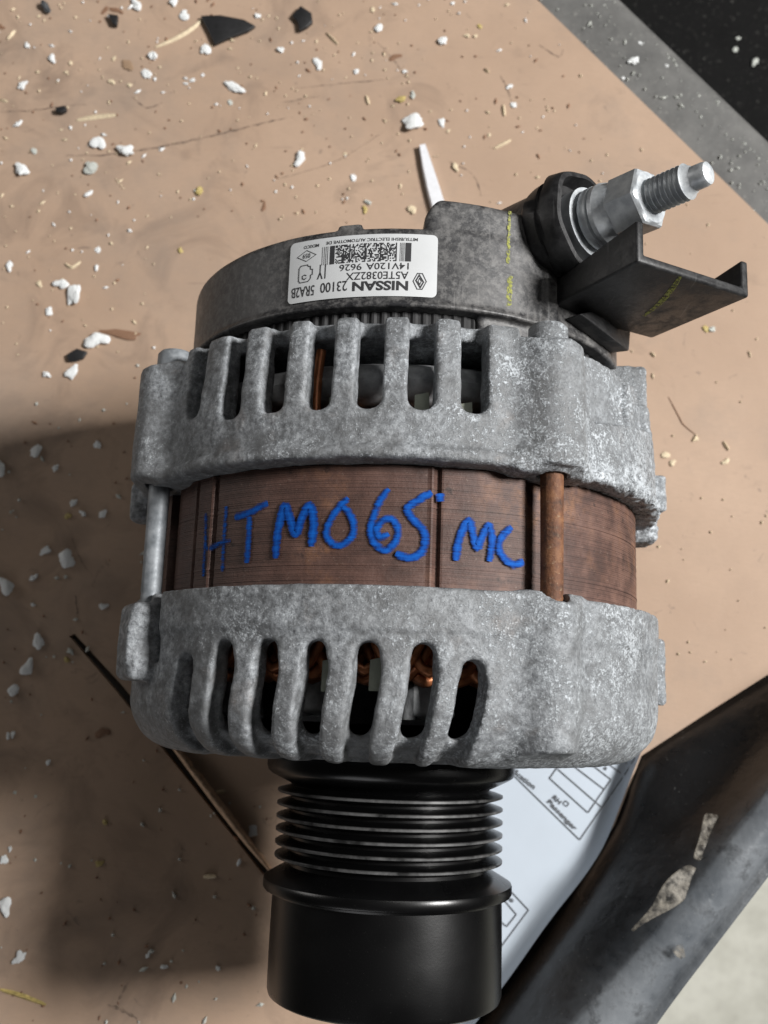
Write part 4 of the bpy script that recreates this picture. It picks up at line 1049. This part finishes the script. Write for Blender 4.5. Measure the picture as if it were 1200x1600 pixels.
tape([((1075, 1350), (1098, 1362)), ((1048, 1366), (1085, 1392)), ((1030, 1390), (1062, 1412)), ((1022, 1412), (1044, 1424)), ((1005, 1432), (1010, 1438)), ((986, 1452), (990, 1456))], [.030, .032, .034, .034, .034, .031], 'crumpled patch of torn clear tape on the tray rim')
tape([((1050, 1480), (1066, 1474)), ((1052, 1492), (1070, 1486)), ((1064, 1498), (1070, 1496))], [.037, .0375, .037], 'pale scrap of tape at the outer edge of the tray rim')

# every crumb gets a label that singles it out: its rank of nearness to something easy to find
LANDMARKS = [('the black triangular shard', (355, 48)), ('the dark grey pebble', (75, 17)), ('the tip of the white stick', (658, 228)), ('the soft tan pad', (200, 101)), ('the jagged black chunk', (473, 32)), ('the tiny dark nub', (97, 174)), ('the dark rounded chip', (122, 556)), ('the long scratch end', (450, 184)), ('the front housing ear', (195, 1000)), ('the grey through bolt', (240, 840)), ('the slit end', (110, 994)), ('the torn board edge', (345, 1272)), ('the pulley sleeve', (430, 1480)), ('the straw coloured splinter', (35, 1556)), ('the terminal guard corner', (1012, 534)), ('the thin curved fibre', (1066, 660)), ('the boot of the terminal', (900, 260)), ('the tray ledge', (930, 90))]
ORD = ['', 'second ', 'third ', 'fourth ', 'fifth ', 'sixth ', 'seventh ', 'eighth ', 'ninth ', 'tenth ', 'eleventh ', 'twelfth ', 'thirteenth ', 'fourteenth ', 'fifteenth ']
kinds = {}
for o in list(COL.objects):
    if o.get('group') and o.get('category') in ('crumb', 'flake', 'splinter') and 'board' in o['group'] : kinds.setdefault(o['group'], []).append(o)
WORD = {'white foam crumbs on the board': 'white foam crumb', 'greyish crumbs on the board': 'greyish crumb', 'cream wood crumbs on the board': 'cream wood crumb', 'amber crumbs on the board': 'amber crumb', 'brown flakes on the board': 'brown flake', 'short wood slivers on the board': 'cream wood sliver'}
def where(o):
    if o.data.name.startswith('splinter'):
        c_ = [v.co for v in o.data.vertices]; return sum(c_, Vector()) / len(c_)
    return o.location.copy()
for g_, obs in kinds.items():
    best = {}
    for nm_, px_ in LANDMARKS:
        c_ = P(*px_)
        for rk, o in enumerate(sorted(obs, key=lambda o_: (where(o_) - c_).length)):
            d_ = (where(o) - c_).length
            if o.name not in best or (rk, d_) < best[o.name][:2]: best[o.name] = (rk, d_, nm_)
    for o in obs:
        rk, _, nm_ = best[o.name]
        if rk < len(ORD): o['label'] = '%s, %snearest of its kind to %s' % (WORD[g_], ORD[rk], nm_)

# fine dust: far too many specks to count
def dust(name, n, px_fn, z, mat, s0, s1, seed):
    rd = random.Random(seed); V = []; Fc = []
    for _ in range(n):
        u, v = px_fn(rd)
        p = P(u, v, z); s = rd.uniform(s0, s1) / 4200; a = rd.uniform(0, 6.28); el = rd.choice((1, 1, 1, 1.8, 2.6)); k0 = len(V)
        ax_ = Vector((math.cos(a), math.sin(a), 0)) * s * el / 2; bx_ = Vector((-math.sin(a), math.cos(a), 0)) * s / 2
        V += [p - ax_, p - bx_, p + ax_ * rd.uniform(.6, 1), p + bx_, p + Vector((0, 0, s * .5))]
        for i in range(4): Fc.append((k0 + i, k0 + (i + 1) % 4, k0 + 4))
    return mesh_obj(name, V, Fc, mat)
def up_left(rd):
    while True:
        u = rd.uniform(-10, 1000); v = rd.uniform(-10, 560)
        if v > 350 and 250 < u: continue
        if u > 820 + v * 1.0: continue
        if rd.random() < (1 - .55 * max(0, u - 150) / 850) * (1 - .5 * v / 560): return u, v
def low_left(rd): return rd.uniform(-10, 420), rd.uniform(560, 1610)
def right_(rd):
    while True:
        u = rd.uniform(900, 1205); v = rd.uniform(150, 1050)
        if u < 800 + v * 1.0: return u, v
def on_ledge(rd):
    t = rd.uniform(-.05, 1.05); s = rd.random() ** .8
    return 842 + 360 * t + s * 118, 2 + 350 * t
tag(dust('cream_dust', 260, up_left, .0003, M_CREAM, 1.5, 6, 1), 'fine cream wood dust scattered over the board', 'dust', kind='stuff')
tag(dust('white_dust', 110, up_left, .0003, M_FOAM, 2, 6.5, 2), 'fine white foam specks scattered over the board', 'dust', kind='stuff')
tag(dust('dark_specks', 230, lambda r_: up_left(r_) if r_.random() < .6 else low_left(r_), .0002, M_BROWN, 2, 6, 3), 'fine dark specks scattered over the board', 'dust', kind='stuff')
tag(dust('shade_specks', 90, low_left, .0003, M_FOAM2, 3, 7, 4), 'fine pale specks on the shaded side of the board', 'dust', kind='stuff')
tag(dust('sparse_specks', 60, right_, .0003, M_CREAM, 2, 5, 6), 'sparse pale specks on the clean side of the board', 'dust', kind='stuff')
tag(dust('ledge_dust', 150, on_ledge, -.0030, M_FOAM2, 1.5, 6, 5), 'pale specks scattered along the tray ledge', 'dust', kind='stuff')
